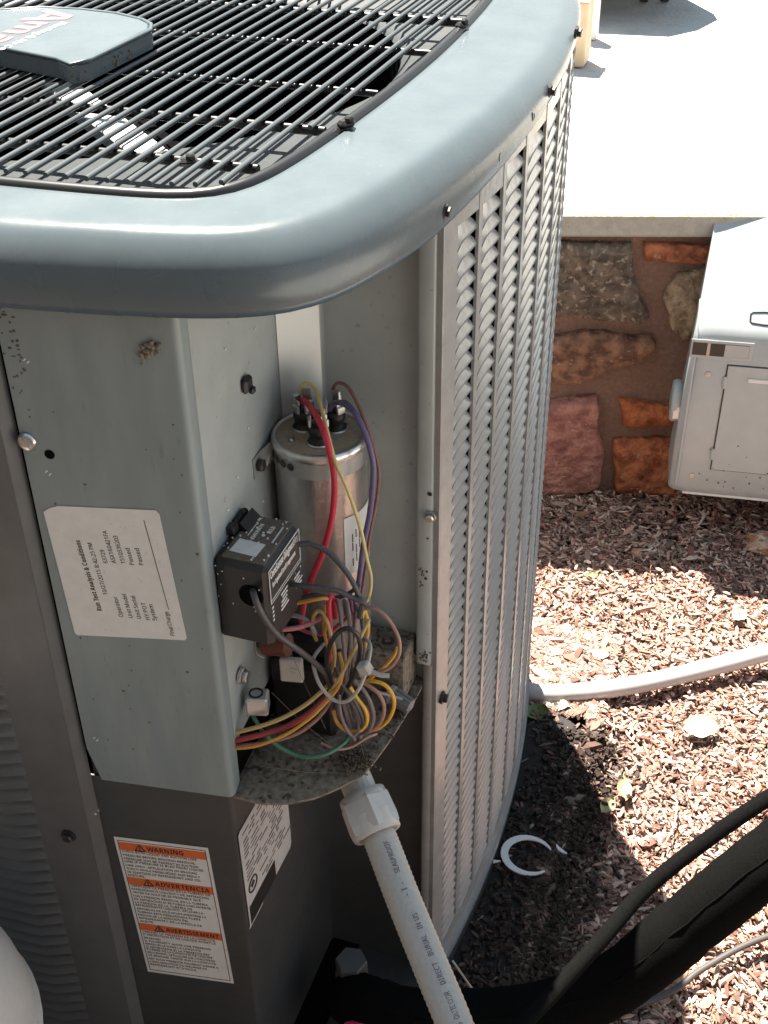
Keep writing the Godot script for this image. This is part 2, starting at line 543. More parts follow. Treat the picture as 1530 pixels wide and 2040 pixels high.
func mulch(called: String, count: int, seed_: int, label: String, l0: float, l1: float, w0: float, w1: float):
	var rng := RandomNumberGenerator.new()
	rng.seed = seed_
	var mb := MB.new()
	# one rough shard: an uneven six-sided sliver one unit long, one wide, one thick
	var top := [Vector3(-.5, .1, -.1), Vector3(-.2, .5, -.5), Vector3(.3, .35, -.42), Vector3(.52, -.05, .05), Vector3(.2, .45, .5), Vector3(-.3, .3, .4)]
	for i in 6:
		var a: Vector3 = top[i]
		var b: Vector3 = top[(i + 1) % 6]
		mb.tri(a, b, Vector3(0, .55, 0), Vector3.UP)
		var ad = Vector3(a.x * .9, -.5, a.z * .85)
		var bd = Vector3(b.x * .9, -.5, b.z * .85)
		mb.quad(a, b, bd, ad, (a + b) * Vector3(1, 0, 1))
	mb.st.generate_normals()
	var mm := MultiMesh.new()
	mm.transform_format = MultiMesh.TRANSFORM_3D
	mm.use_colors = true
	mm.mesh = mb.st.commit()
	mm.instance_count = count
	var cols := [Color(.24, .115, .085), Color(.32, .19, .145), Color(.42, .3, .24), Color(.15, .07, .052), Color(.28, .2, .165), Color(.5, .4, .33), Color(.085, .045, .036)]
	var n := FastNoiseLite.new()
	n.seed = 9
	n.frequency = 5.0
	var wd := Vector2(.9569, -.2905)
	var i := 0
	while i < count:
		var x := rng.randf_range(-.95, 1.1)
		var z := rng.randf_range(-1.25, .75)
		if rng.randf() < .55:
			x = rng.randf_range(-.12, .5)
			z = rng.randf_range(-1.1, .2)
		var q := Vector2(x + .083, z + .986)
		var dw := q.x * .2905 + q.y * .9569
		if dw < .004:
			continue
		# chips thinned along the wall's foot so bare dark soil deepens its shade
		if dw < .13 + .09 * n.get_noise_2d(x * 1.5, z * 1.5) and rng.randf() < .55:
			continue
		if x > -.7 and x < .05 and z > -.55 and z < .16 and side_x(z) > x and rng.randf() < .96:
			continue
		var on_pad = x < .078 + .03 * n.get_noise_2d(z * 3, 4) and z < .3 and z > -.43 - x * .3
		if on_pad and rng.randf() < .965:
			continue
		var L := rng.randf_range(l0, l1)
		var wdt := rng.randf_range(w0, w1)
		var th := rng.randf_range(.35, .7) * wdt
		var b := Basis(Vector3.UP, rng.randf() * TAU) * Basis(Vector3.RIGHT, rng.randfn(0, .35)) * Basis(Vector3.BACK, rng.randfn(0, .25))
		b = b * Basis.from_scale(Vector3(L, th, wdt))
		var y := .002 + absf(rng.randfn(0, .006)) + n.get_noise_2d(x, z) * .008
		if x < .09 and z > -.62 and z < .3: y = .0225 + th * .4
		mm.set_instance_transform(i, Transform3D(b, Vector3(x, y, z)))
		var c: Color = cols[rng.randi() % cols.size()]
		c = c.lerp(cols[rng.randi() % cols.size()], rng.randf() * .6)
		mm.set_instance_color(i, c * (rng.randf_range(.55, 1.4) if rng.randf() < .6 else rng.randf_range(1.5, 2.2)) * (.35 if x < .13 + .05 * n.get_noise_2d(x * 2.0, z * 2.0) and z > -.45 and z < .1 else 1.0))  # chips beside the unit darkened: shade put into their colour
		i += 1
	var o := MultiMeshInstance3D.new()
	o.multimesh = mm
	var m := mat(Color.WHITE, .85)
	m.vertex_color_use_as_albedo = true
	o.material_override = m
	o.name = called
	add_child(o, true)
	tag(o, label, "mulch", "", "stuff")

# ---------------------------------------------------------------- stone wall, patio behind it
var WB := Basis(Vector3(.9569, 0, -.2905), Vector3.UP, Vector3(.2905, 0, .9569))
var WO := Vector3(-.083, 0, -.986)

func stone_mesh(poly: Array, d: float, seed_: int) -> MB:
	var mb := MB.new()
	var rng := RandomNumberGenerator.new()
	rng.seed = seed_
	var pts := []
	for i in poly.size():
		var a: Vector2 = poly[i]
		var b: Vector2 = poly[(i + 1) % poly.size()]
		var k := maxi(1, int(a.distance_to(b) / .016))
		for t in k:
			pts.append(a.lerp(b, float(t) / k) + Vector2(rng.randfn(0, .0016), rng.randfn(0, .0016)))
	var c := Vector2.ZERO
	for p in pts: c += p
	c /= pts.size()
	var nz := FastNoiseLite.new()
	nz.seed = seed_
	nz.frequency = 26.0
	nz.fractal_octaves = 5
	d *= 1.25
	var levels := [[1.0, -.004], [.99, d * .5], [.95, d * .85], [.8, d * .95], [.55, d], [.28, d * 1.02]]
	var rings := []
	for l in levels:
		var r := []
		for p in pts:
			var q: Vector2 = c + (p - c) * l[0]
			var z: float = l[1] + (nz.get_noise_2d(q.x, q.y) * .011 if l[1] > d * .5 else 0.0)
			r.append(WO + WB * Vector3(q.x, q.y, z))
		rings.append(r)
	for i in rings.size() - 1:
		for k in pts.size():
			var j = (k + 1) % pts.size()
			mb.quad(rings[i][k], rings[i][j], rings[i + 1][j], rings[i + 1][k], WB.z * .6 + WB * Vector3((pts[k] - c).x, (pts[k] - c).y, 0).normalized() * (.8 if i < 2 else .1), 1 if i > 0 else BIG)
	var ctr := WO + WB * Vector3(c.x, c.y, d * 1.02 + nz.get_noise_2d(c.x, c.y) * .011)
	for k in pts.size():
		mb.tri(rings[5][k], rings[5][(k + 1) % pts.size()], ctr, WB.z, 1)
	return mb

func stone_mat(s: int, a: Color, b: Color, sp: Color, amount: float) -> StandardMaterial3D:
	return tri_map(mat(Color.WHITE, .9), .24, mix_tex(s, .03, a * .8, b * 1.1, sp, amount + .04, .07, 2.6), noise_img(s + 1, .06, 6), 9.0)

func wall_and_patio():
	var wall := thing("stone_wall", "mortared fieldstone wall under the edge of the white patio", "stone wall")
	var mb := MB.new()
	mb.box(WO + WB * Vector3(.2, .23, -.06), Vector3(2.8, .47, .118), WB)
	# mortar bed, uneven
	var nz := FastNoiseLite.new()
	nz.seed = 77
	nz.frequency = 18.0
	var P = func(i, j):
		var s = -1.2 + 2.8 * i / 140.0
		var y = -.01 + .475 * j / 24.0
		return WO + WB * Vector3(s, y, .001 + nz.get_noise_2d(s, y) * .004 + .002)
	for i in 140:
		for j in 24:
			mb.quad(P.call(i, j), P.call(i + 1, j), P.call(i + 1, j + 1), P.call(i, j + 1), WB.z, 1)
	obj("mortar", mb, M.mortar, wall)
	var brown := stone_mat(301, Color(.07, .05, .036), Color(.16, .12, .09), Color(.42, .36, .29, .8), .28)
	var rust := stone_mat(303, Color(.25, .07, .03), Color(.42, .15, .07), Color(.5, .35, .25, .7), .2)
	var tan := stone_mat(305, Color(.26, .18, .11), Color(.38, .29, .19), Color(.5, .42, .32, .7), .2)
	var lump := stone_mat(307, Color(.12, .055, .035), Color(.27, .14, .085), Color(.4, .3, .22, .8), .22)
	var rose := stone_mat(309, Color(.27, .1, .08), Color(.4, .19, .15), Color(.55, .38, .32, .7), .2)
	var ora := stone_mat(311, Color(.36, .1, .035), Color(.45, .15, .06), Color(.5, .3, .2, .6), .16)
	var mats := [brown, rust, tan, lump, rose, ora]
	var list := [
		[[-.05, .449, .0756, .449, .084, .405, .1, .36, .118, .33, .105, .318, .04, .326, -.05, .33], .018, 0],
		[[.094, .449, .215, .444, .215, .416, .13, .417, .1, .421], .012, 1],
		[[.148, .402, .2, .409, .235, .38, .225, .32, .17, .29, .15, .312, .142, .335, .13, .362], .016, 2],
		[[-.06, .293, .0, .302, .05, .307, .095, .296, .124, .301, .13, .28, .11, .255, .06, .24, .01, .21, -.04, .225], .02, 3],
		[[-.075, .16, -.03, .176, .02, .19, .05, .196, .056, .17, .055, .14, .067, .1, .071, .05, .066, .018, .02, .004, -.08, .0], .022, 4],
		[[.08, .187, .12, .181, .16, .178, .21, .178, .205, .142, .095, .138, .09, .158], .014, 5],
		[[.082, .112, .15, .116, .215, .112, .215, .002, .094, .004, .088, .05], .016, 1]]
	for e in list:
		var poly := []
		for k in range(0, e[0].size(), 2):
			poly.append(Vector2(e[0][k], e[0][k + 1]))
		obj("stone", stone_mesh(poly, e[1], 400 + list.find(e)), mats[e[2]], wall)
	var rng := RandomNumberGenerator.new()
	rng.seed = 12
	for span in [[-1.18, -.09], [.245, 1.55]]:
		for row in [[.0, .13], [.15, .29], [.31, .45]]:
			var s: float = span[0]
			while s < span[1] - .05:
				var wd_ := minf(rng.randf_range(.1, .22), span[1] - s)
				var a: float = row[0] + rng.randf_range(0, .015)
				var b: float = row[1] - rng.randf_range(0, .02)
				var k := rng.randf_range(.01, .03)
				obj("stone", stone_mesh([Vector2(s + k, a), Vector2(s + wd_ * .5, a - .002), Vector2(s + wd_ - k, a + .004), Vector2(s + wd_ - .004, (a + b) * .5), Vector2(s + wd_ - k * .8, b), Vector2(s + wd_ * .4, b + .004), Vector2(s + k * .6, b - .006), Vector2(s, (a + b) * .5)], rng.randf_range(.01, .02), rng.randi() % 9999), mats[rng.randi() % 6], wall)
				s += wd_ + .018
	var patio := Node3D.new()
	patio.name = "patio"
	add_child(patio)
	tag(patio, "sunlit pale concrete patio on top of the stone wall", "", "", "structure")
	mb = MB.new()
	mb.box(WO + WB * Vector3(.2, .479, -.19), Vector3(2.8, .036, .425), WB, .004)
	obj("coping_slab", mb, M.coping, patio)
	mb = MB.new()
	mb.box(WO + WB * Vector3(.2, .4785, -.561), Vector3(2.8, .0355, .303), WB, .003)
	obj("slab", mb, M.concrete, patio)
	mb = MB.new()
	mb.box(WO + WB * Vector3(.2, .478, -4.725), Vector3(9, .036, 8.01), WB, .003)
	obj("slab", mb, M.concrete, patio)
	mb = MB.new()
	mb.box(WO + WB * Vector3(.2, .235, -4.4), Vector3(9, .44, 8.5), WB)
	obj("base", mb, M.soil, patio)
	# timber post, white post, low black table
	var post := thing("timber_post", "short tan timber post with white cap on the patio behind the unit", "post", Vector3(-.262, .499, -1.738))
	mb = MB.new()
	mb.box(Vector3(0, .06, 0), Vector3(.07, .12, .07), Basis(Vector3.UP, .02), .003)
	obj("shaft", mb, M.wood, post)
	mb = MB.new()
	mb.box(Vector3(0, .128, 0), Vector3(.078, .016, .078), Basis(), .003)
	obj("cap", mb, M.white, post)
	var wp := thing("white_post", "short slim white post on the patio between timber post and black table", "post", Vector3(-.262, .499, -1.93))
	mb = MB.new()
	mb.box(Vector3(0, .07, 0), Vector3(.036, .14, .03), Basis(), .003)
	obj("shaft", mb, M.white, wp)
	var t := thing("low_table", "low black table on the patio, its shadow on the white concrete", "table", Vector3(-.2, .499, -2.2))
	mb = MB.new()
	var tp := []
	for q in [[-.3, .235], [.09, .19], [.14, .12], [.17, .015], [.155, -.04], [.07, -.18], [.02, -.6], [-.9, -.6], [-.9, .29]]:  # top stretched out of view to the back and left, deepening its shadow
		tp.append(Vector2(q[0], -q[1]))
	mb.plate(tp, .03, Vector3(-.037, .12, -.042), Basis(Vector3.RIGHT, Vector3.FORWARD, Vector3.UP), .004)
	obj("table_top", mb, M.black, t)
	for q in [[-.005, -.09], [.04, -.107], [-.27, -.2], [-.25, .1]]:
		mb = MB.new()
		mb.box(Vector3(q[0], .06, q[1]), Vector3(.02, .12, .02), Basis(), .002)
		obj("leg", mb, M.black, t)

# ---------------------------------------------------------------- the condenser unit
func open_front(x: float) -> float:
	# z of the front edge of the lid opening at this x
	var lo := .05
	var hi := .4
	for k in 24:
		var Z := (lo + hi) * .5
		var X := absf(x - CX)
		var f = pow(X / (.293 - .2 * Z * Z), 14) + pow(Z / (.335 - .2 * X * X), 14)
		if X > .292 or f > 1.0: hi = Z
		else: lo = Z
	return lo

func unit():
	var u := thing("air_conditioner", "grey metal condenser unit with wire fan grille, louvred sides and opened corner", "air conditioner", Vector3.ZERO)
	# --- lid
	var o0 := outline(.378, .39, .42, 16)
	var mb := MB.new()
	var prof := [[-.004, .868], [-.003, .856], [-.0008, .8552], [.0014, .8565], [.0028, .861], [.0034, .867], [.0032, .874], [.002, .8805], [-.0008, .887], [-.0046, .8928], [-.0084, .8972], [-.011, .8996], [-.0134, .9012], [-.0165, .9023], [-.021, .9028], [-.03, .9031]]
	var rings := []
	var heights := []
	for p in prof:
		var o := outline(.378 + p[0], .39 + p[0], .42, 16)
		# the lid stands a little further out over the opened corner's front
		for i in o.size():
			o[i].y += .0095 * smoothstep(0.0, .3, o[i].y - CZ)
		rings.append([o, p[1]])
		heights.append(p[1])
	var inner := outline(.293, .335, .2, 14)
	var mid := []
	for i in inner.size():
		mid.append(inner[i].lerp(rings[-1][0][i], .12))
	rings.append([mid, .9034])
	rings.append([inner, .904])
	var inn2 := []
	for p in inner: inn2.append(Vector2(CX, CZ) + (p - Vector2(CX, CZ)) * .992)
	rings.append([inn2, .9015])
	for i in rings.size() - 1:
		var ya := []
		var yb := []
		for k in rings[i][0].size():
			ya.append(rings[i][1] + skirt_rise(rings[i][0][k]) * clampf((.903 - rings[i][1]) / .048, 0, 1))
			yb.append(rings[i + 1][1] + skirt_rise(rings[i + 1][0][k]) * clampf((.903 - rings[i + 1][1]) / .048, 0, 1))
		ring_strip(mb, rings[i][0], ya, rings[i + 1][0], yb, 1, i < 1)
	obj("lid", mb, M.lid, u)
	# the sunk deck and the round throat under the grille
	mb = MB.new()
	ring_strip(mb, inn2, .9015, inn2, .887, 3, true)
	var circ := []
	var circ2 := []
	var circ3 := []
	for i in inner.size():
		var a := TAU * i / inner.size()
		circ.append(Vector2(CX + cos(a) * .262, CZ + sin(a) * .262))
		circ2.append(Vector2(CX + cos(a) * .252, CZ + sin(a) * .252))
		circ3.append(Vector2(CX + cos(a) * .252, CZ + sin(a) * .252))
	ring_strip(mb, inn2, .887, circ, .887, 5)
	ring_strip(mb, circ, .887, circ2, .88, 5)
	obj("fan_deck", mb, M.deck, u)
	mb = MB.new()
	ring_strip(mb, circ2, .88, circ3, .8, 7, true)
	obj("fan_throat", mb, M.dark, u)
	# --- grille
	mb = MB.new()
	var loop := []
	for p in inner: 
		var q: Vector2 = Vector2(CX, CZ) + (p - Vector2(CX, CZ)) * .977
		loop.append(Vector3(q.x, .902, q.y))
	mb.tube(loop, .0048, 8, true)
	obj("grille_frame", mb, M.rodblack, u)
	var x := -.0935
	var bars := 0
	while x > -.635:
		var zf := open_front(x) - .2 + -.014
		if bars == 0: zf = -.012
		var zb := -.2 - (open_front(x) - .014)
		mb = MB.new()
		mb.tube([Vector3(x, .9075, zf), Vector3(x, .9077, (zf * 2 + zb) / 3), Vector3(x, .9077, (zf + zb * 2) / 3), Vector3(x, .9075, zb)], .0018, 8)
		obj("grille_bar", mb, M.rod, u)
		x -= .0113 if bars == 0 else .0132
		bars += 1
	for c in [[.0575, -.0995, .004], [-.022, -.087, .004], [-.112, -.082, .003], [-.225, -.078, .0032], [-.325, -.079, .0045], [-.42, -.09, .003], [-.5, -.1, .003]]:
		mb = MB.new()
		mb.tube([Vector3(c[1], .9023, c[0]), Vector3(-.36, .9023, c[0] + .001), Vector3(-.62, .9023, c[0])], c[2] * .85, 8)
		obj("cross_rod", mb, M.rodblack, u)
	for c in [[-.1408, .0687, .4], [-.0746, -.0285, 1.0], [-.0744, -.2992, 1.2]]:
		mb = MB.new()
		mb.box(Vector3(c[0], .907, c[1]), Vector3(.012, .005, .008), Basis(Vector3.UP, c[2]), .002)
		mb.lathe([Vector2(.0032, .0), Vector2(.0032, .002), Vector2(.002, .003), Vector2(0, .003)], 6, Vector3(c[0] + .002, .909, c[1]), Basis(), 0)
		obj("grille_clip", mb, M.screwdark, u)
	# --- fan
	var fan := obj("fan_hub", hub_mesh(), M.dark, u)
	for k in 3:
		mb = MB.new()
		var yaw = -.2 + k * TAU / 3
		var g := []
		for i in 9:
			var row := []
			for j in 5:
				var r = .045 + .2 * i / 8.0
				var w = lerpf(.05, .085, i / 8.0)
				var t = (j / 4.0 - .5) * w
				row.append(Basis(Vector3.UP, yaw) * Vector3(r, -t * .55 - t * t * 2.0, t * .9) + Vector3(CX, .765, CZ))
			g.append(row)
		for i in 8:
			for j in 4:
				mb.quad(g[i][j], g[i + 1][j], g[i + 1][j + 1], g[i][j + 1], Vector3.UP, 1)
				var dn := Vector3(0, -.0012, 0)
				mb.quad(g[i][j] + dn, g[i + 1][j] + dn, g[i + 1][j + 1] + dn, g[i][j + 1] + dn, Vector3.DOWN, 2)
		obj("fan_blade", mb, M.dark, u)
	mb = MB.new()
	var arm_a := Vector3(-.536, .80, -.392)
	var arm_b := Vector3(-.2, .80, -.104)
	var ad := (arm_b - arm_a).normalized()
	var ab := Basis(ad, Vector3.UP, ad.cross(Vector3.UP).normalized())
	mb.box((arm_a + arm_b) * .5, Vector3(arm_a.distance_to(arm_b), .0025, .032), ab, .001)
	mb.box((arm_a + arm_b) * .5 + ab.z * .0155 - Vector3(0, .006, 0), Vector3(arm_a.distance_to(arm_b), .012, .0015), ab, .0004)
	obj("motor_mount_arm", mb, M.strap2, u)
	# --- emblem badge on the grille
	badge(u)
	# --- coil behind the louvres
	mb = MB.new()
	var co := outline(.345, .35, .42, 16)
	var ci := outline(.31, .315, .42, 16)
	var keep := []
	var keepi := []
	var start := 8
	for k in 160:
		var i := (k - 158 + 400) % 200
		keep.append(co[i])
		keepi.append(ci[i])
	for i in keep.size() - 1:
		var a: Vector2 = keep[i]
		var b: Vector2 = keep[i + 1]
		var n3 = Vector3((a - Vector2(CX, CZ)).x, 0, (a - Vector2(CX, CZ)).y)
		mb.quad(Vector3(a.x, .06, a.y), Vector3(b.x, .06, b.y), Vector3(b.x, .87, b.y), Vector3(a.x, .87, a.y), n3, 1)
		a = keepi[i]
		b = keepi[i + 1]
		mb.quad(Vector3(a.x, .06, a.y), Vector3(b.x, .06, b.y), Vector3(b.x, .87, b.y), Vector3(a.x, .87, a.y), -n3, 2)
	obj("coil", mb, M.dark, u)
	# --- base pan
	mb = MB.new()
	var b0 := outline(.380, .392, .42, 16)
	var b1 := outline(.374, .386, .42, 16)
	ring_strip(mb, b0, .022, b0, .052, 1)
	ring_strip(mb, b0, .052, b1, .0535, 2)
	ring_strip(mb, b1, .0535, circ, .0535, 3)
	obj("base_pan", mb, M.charcoal, u)
	mb = MB.new()
	mb.quad(Vector3(-.66, .056, -.5), Vector3(-.08, .056, -.5), Vector3(-.08, .056, .1), Vector3(-.66, .056, .1), Vector3.UP)
	obj("pan_floor", mb, M.dark, u)
	louver_right(u)
	louver_left(u)
	# back and far sides
	mb = MB.new()
	var pl := []
	for i in range(108, 184): pl.append(o0[i] * 1.0)
	pl.reverse()
	mb.sheet(pl, .05, .853, .003)
	obj("back_panel", mb, M.louver, u)

func skirt_rise(p: Vector2) -> float:
	# the skirt of the lid is shallower along the right side, towards the back
	return .08 * clampf(.02 - p.y, 0.0, .36) * smoothstep(CX + .1, CX + .32, p.x)

func hub_mesh() -> MB:
	var mb := MB.new()
	mb.lathe([Vector2(.055, .74), Vector2(.055, .768), Vector2(.05, .775), Vector2(0, .776)], 24, Vector3(CX, 0, CZ), Basis(), 0)
	mb.lathe([Vector2(.07, .60), Vector2(.07, .70), Vector2(.06, .72), Vector2(0, .722)], 24, Vector3(CX, 0, CZ), Basis(), 0)
	return mb

func badge(u: Node3D):
	var pts := []
	for q in [[-.287, -.044], [-.280, -.06], [-.279, -.148], [-.2865, -.163], [-.3, -.174], [-.33, -.1865], [-.365, -.1905], [-.401, -.1875], [-.43, -.168], [-.452, -.13], [-.445, -.085], [-.41, -.073], [-.362, -.0695], [-.304, -.0545]]:
		pts.append(Vector2(q[0], -q[1]))
	var mb := MB.new()
	mb.plate(pts, .0145, Vector3(0, .9105, 0), Basis(Vector3.RIGHT, Vector3.FORWARD, Vector3.UP), .003)
	var b := obj("badge", mb, M.lid, u)
	# raised rim along the badge
	mb = MB.new()
	var rim := []
	for p in pts: rim.append(Vector3(p.x, .9242, -p.y))
	mb.tube(rim, .0016, 6, true)
	obj("badge_rim", mb, M.lid, b)
	var bs := Basis(Vector3(-.02, 0, 1).normalized(), Vector3(1, 0, .02).normalized(), Vector3.UP)
	write(b, "A", .034, Vector3(-.3905, .9252, -.181), bs, M.pink, .04, true)
	write(b, "ma", .024, Vector3(-.3825, .9252, -.1415), bs, M.pink, .064, true)
	write(b, "Heating & Air Co", .0062, Vector3(-.3585, .9252, -.146), bs, M.white, .085, true)
	mb = MB.new()
	var rng := RandomNumberGenerator.new()
	rng.seed = 4
	for i in 70:
		var t := rng.randf()
		var p := Vector3(-.2865, .913, -.044).lerp(Vector3(-.281, .913, -.115), t) + Vector3(rng.randf_range(0, .004), rng.randf_range(-.001, .006), rng.randf_range(-.003, .004))
		mb.box(p, Vector3(rng.randf_range(.001, .003), .0008, rng.randf_range(.001, .0022)), Basis(Vector3(rng.randf(), rng.randf(), rng.randf()).normalized(), rng.randf() * 6))
	tag(obj("seed_litter", mb, M.dust, b), "", "", "", "stuff")

func strip_poly(z0: float, z1: float, off: float = 0.0, n: int = 6) -> Array:
	var o := []
	for i in n + 1:
		var z := lerpf(maxf(z0, z1), minf(z0, z1), float(i) / n)
		o.append(Vector2(side_x(z) + off, z))
	return o

func louver_mesh(w: float, pitch: float) -> MB:
	# one stamped louvre, running along -z from its flush end to its lanced, set-back end
	var mb := MB.new()
	var g := []
	var ts := [0.0, .04, .09, .16, .4, .78, 1.0]
	var N := ts.size() - 1
	for t in ts:
		var hook: float = pow(clampf(1.0 - t / .16, 0.0, 1.0), 2.0)
		var e: float = clampf((t - .72) / .28, 0.0, 1.0)
		var zz: float = -w * t
		# the blade stands out at its near end and is set back behind the next rib at its far end
		var x: float = lerpf(.0016, -.0007, t) * (1.0 - hook) - .0001 * hook
		var lo: float = -pitch * .5 * hook
		g.append([
			Vector3(x - .0052 * (1.0 - hook) - .001 * e, pitch * (1.02 - .5 * e), zz),
			Vector3(x - .0044 * (1.0 - hook) - .001 * e, pitch * (.86 - .42 * e), zz),
			Vector3(x - .0022 * (1.0 - hook) - .0005 * e, pitch * (.45 - .12 * e) + lo * .6, zz),
			Vector3(x - .0003, pitch * .08 + lo, zz),
			Vector3(x + .0005, pitch * .03 + lo, zz),
			Vector3(x + .0001, pitch * -.03 + lo, zz),
			Vector3(x - .0016, pitch * -.03 + lo, zz)])
	for i in N:
		for j in 6:
			mb.quad(g[i][j], g[i + 1][j], g[i + 1][j + 1], g[i][j + 1], Vector3(1, .4 if j < 4 else -.6, 0), 1 + [0, 0, 0, 2, 3, 4][j])
	# its thickness at the lanced end
	for j in 6:
		var a: Vector3 = g[N][j]
		var b: Vector3 = g[N][j + 1]
		mb.quad(a, b, b + Vector3(-.0014, 0, 0), a + Vector3(-.0014, 0, 0), Vector3(0, 0, -1))
	return mb

func louver_right(u: Node3D):
	var y0 := .052
	var y1 := .884
	var l0 := .086
	var l1 := .85
	var mb := MB.new()
	mb.sheet(strip_poly(-.0225, -.0035, 0, 3), y0, y1, .0025)
	# folded edge by the compartment
	mb.sheet([Vector2(side_x(-.0035) - .013, -.0045), Vector2(side_x(-.0035) - .0005, -.0012)], y0, y1, .002)
	var cols := [[-.0225, -.058], [-.0645, -.105], [-.1115, -.1585], [-.1655, -.222], [-.2295, -.285], [-.2925, -.352], [-.3595, -.418], [-.4255, -.478]]
	for i in cols.size():
		var za: float = cols[i][1] 
		var zb: float = cols[i + 1][0] if i + 1 < cols.size() else -.5
		mb.sheet(strip_poly(zb, za, 0, 2), y0, y1, .0025)
	mb.sheet(strip_poly(-.476, -.0235, .0004, 30), y0, l0, .002)
	for c in cols:
		mb.sheet(strip_poly(c[1] - .001, c[0] + .001, -.0004, 3), l0 + floorf((l1 + .08 * minf(.36, (c[0] + c[1]) * -.5) - l0) / .0127) * .0127, y1, .002)
	var panel := obj("louvre_panel", mb, M.louver, u)
	mb = MB.new()
	mb.sheet(strip_poly(-.5, -.003, .0035, 30), .046, .0545, .004)
	obj("bottom_flange", mb, M.louver, panel)
	mb = MB.new()
	mb.sheet(strip_poly(-.49, -.022, -.012, 30), l0 - .02, l1 + .02, .002)
	obj("coil_face", mb, M.dark, panel)
	var pitch := .0127
	var rows := int((l1 - l0) / pitch)
	var rest := SurfaceTool.new()
	rest.begin(Mesh.PRIMITIVE_TRIANGLES)
	for i in cols.size():
		var za: float = cols[i][0]
		var zb: float = cols[i][1]
		var w := Vector2(side_x(za) - side_x(zb), za - zb).length()
		var m := louver_mesh(w, pitch)
		m.st.generate_normals()
		var mesh: ArrayMesh = m.st.commit()
		var ang := atan2(side_x(za) - side_x(zb), za - zb)
		rows = int(floorf((l1 + .08 * minf(.36, (za + zb) * -.5) - l0) / pitch))
		for r in rows:
			var xf := Transform3D(Basis(Vector3.UP, ang), Vector3(side_x(za) - .0004, l0 + r * pitch, za))
			if i < 4:
				var o := obj("louvre", mesh, M.louver, panel)
				o.transform = xf
			else:
				rest.append_from(mesh, 0, xf)
	var ro := MeshInstance3D.new()
	ro.mesh = rest.commit()
	ro.material_override = M.louver
	ro.name = "far_louvres"
	panel.add_child(ro, true)
	tag(ro, "", "", "", "stuff")
	# screws through the lid's lower edge, empty holes between them
	for z in [.006, -.21, -.345]:
		hex_screw(panel, Vector3(side_x(z) + .003, .868 + .08 * clampf(.02 - z, 0, .36), z), Vector3(1, -.1, 0), .0036, M.screwdark)
	for z in [-.035, -.085, -.16]:
		mb = MB.new()
		mb.lathe([Vector2(.0032, 0), Vector2(.0032, .0006), Vector2(.0022, .0006), Vector2(.0022, .0001), Vector2(0, .0001)], 12, Vector3(side_x(z) + .0031, .867 + .08 * clampf(.02 - z, 0, .36), z), Basis(Quaternion(Vector3.UP, Vector3.RIGHT)), 0)
		obj("hole", mb, M.rodblack, panel)
	hex_screw(panel, Vector3(side_x(-.0115) + .001, .434, -.0115), Vector3.RIGHT, .004, M.screwdark)

func louver_left(u: Node3D):
	var panel := Node3D.new()
	panel.name = "side_louvre_panel"
	u.add_child(panel, true)
	var mb := MB.new()
	var P = func(s0, s1, n):
		var o := []
		for i in n + 1:
			var s = lerpf(s0, s1, float(i) / n)
			var q = lframe(s, 0, 0).origin
			# past the corner the face follows the bow
			var x = q.x
			o.append(Vector2(x, side_z(x) + .0065))
		return o
	mb.sheet(P.call(.166, .119, 5), .05, .853, .0025)
	mb.sheet([Vector2(P.call(.119, .119, 1)[0].x, P.call(.119, .119, 1)[0].y - .001), Vector2(P.call(.119, .119, 1)[0].x + .0035, P.call(.119, .119, 1)[0].y - .012)], .05, .853, .002)
	mb.sheet(P.call(.52, .166, 20), .05, .105, .0025)
	mb.sheet(P.call(.52, .166, 20), .79, .853, .0025)
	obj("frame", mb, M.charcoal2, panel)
	mb = MB.new()
	mb.sheet(P.call(.52, .15, 20).map(func(p): return p - Vector2(0, .02)), .06, .85, .002)
	obj("coil_face", mb, M.dark, panel)
	# rows of pressed louvres with tapering ends
	var base := MB.new()
	var N := 16
	var g := []
	for i in N + 1:
		var t := float(i) / N
		var s := .163 + .34 * t
		var x: float = lframe(s, 0, 0).origin.x
		var z := side_z(x) + .0065
		var e := smoothstep(0.0, .07, t)
		var row := []
		for q in [[.0138, -.0012, -.001], [.0105, .0006, -.004], [.006, .0018, .003], [.0022, .0022, .0092], [.0006, .0010, .0085], [-.0002, -.002, .001]]:
			row.append(Vector3(x, q[0] * 1.0, z + lerpf(q[1] * .1, q[2], e)))
		g.append(row)
	for i in N:
		for j in 5:
			base.quad(g[i][j], g[i + 1][j], g[i + 1][j + 1], g[i][j + 1], Vector3(0, .5, 1), 1)
	base.st.generate_normals()
	var mesh: ArrayMesh = base.st.commit()
	for r in 49:
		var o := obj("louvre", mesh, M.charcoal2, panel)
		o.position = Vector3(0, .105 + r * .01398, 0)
	hex_screw(panel, Vector3(-.2436, .393, side_z(-.2436) + .0067), Vector3(.17, 0, 1), .0042, M.screwdark)

# ---------------------------------------------------------------- the open corner compartment (parts of the unit)
func arc(c: Vector2, r: float, a0: float, a1: float, n: int) -> Array:
	var o := []
	for i in n + 1:
		var a := lerpf(a0, a1, float(i) / n)
		o.append(c + Vector2(cos(a), sin(a)) * r)
	return o

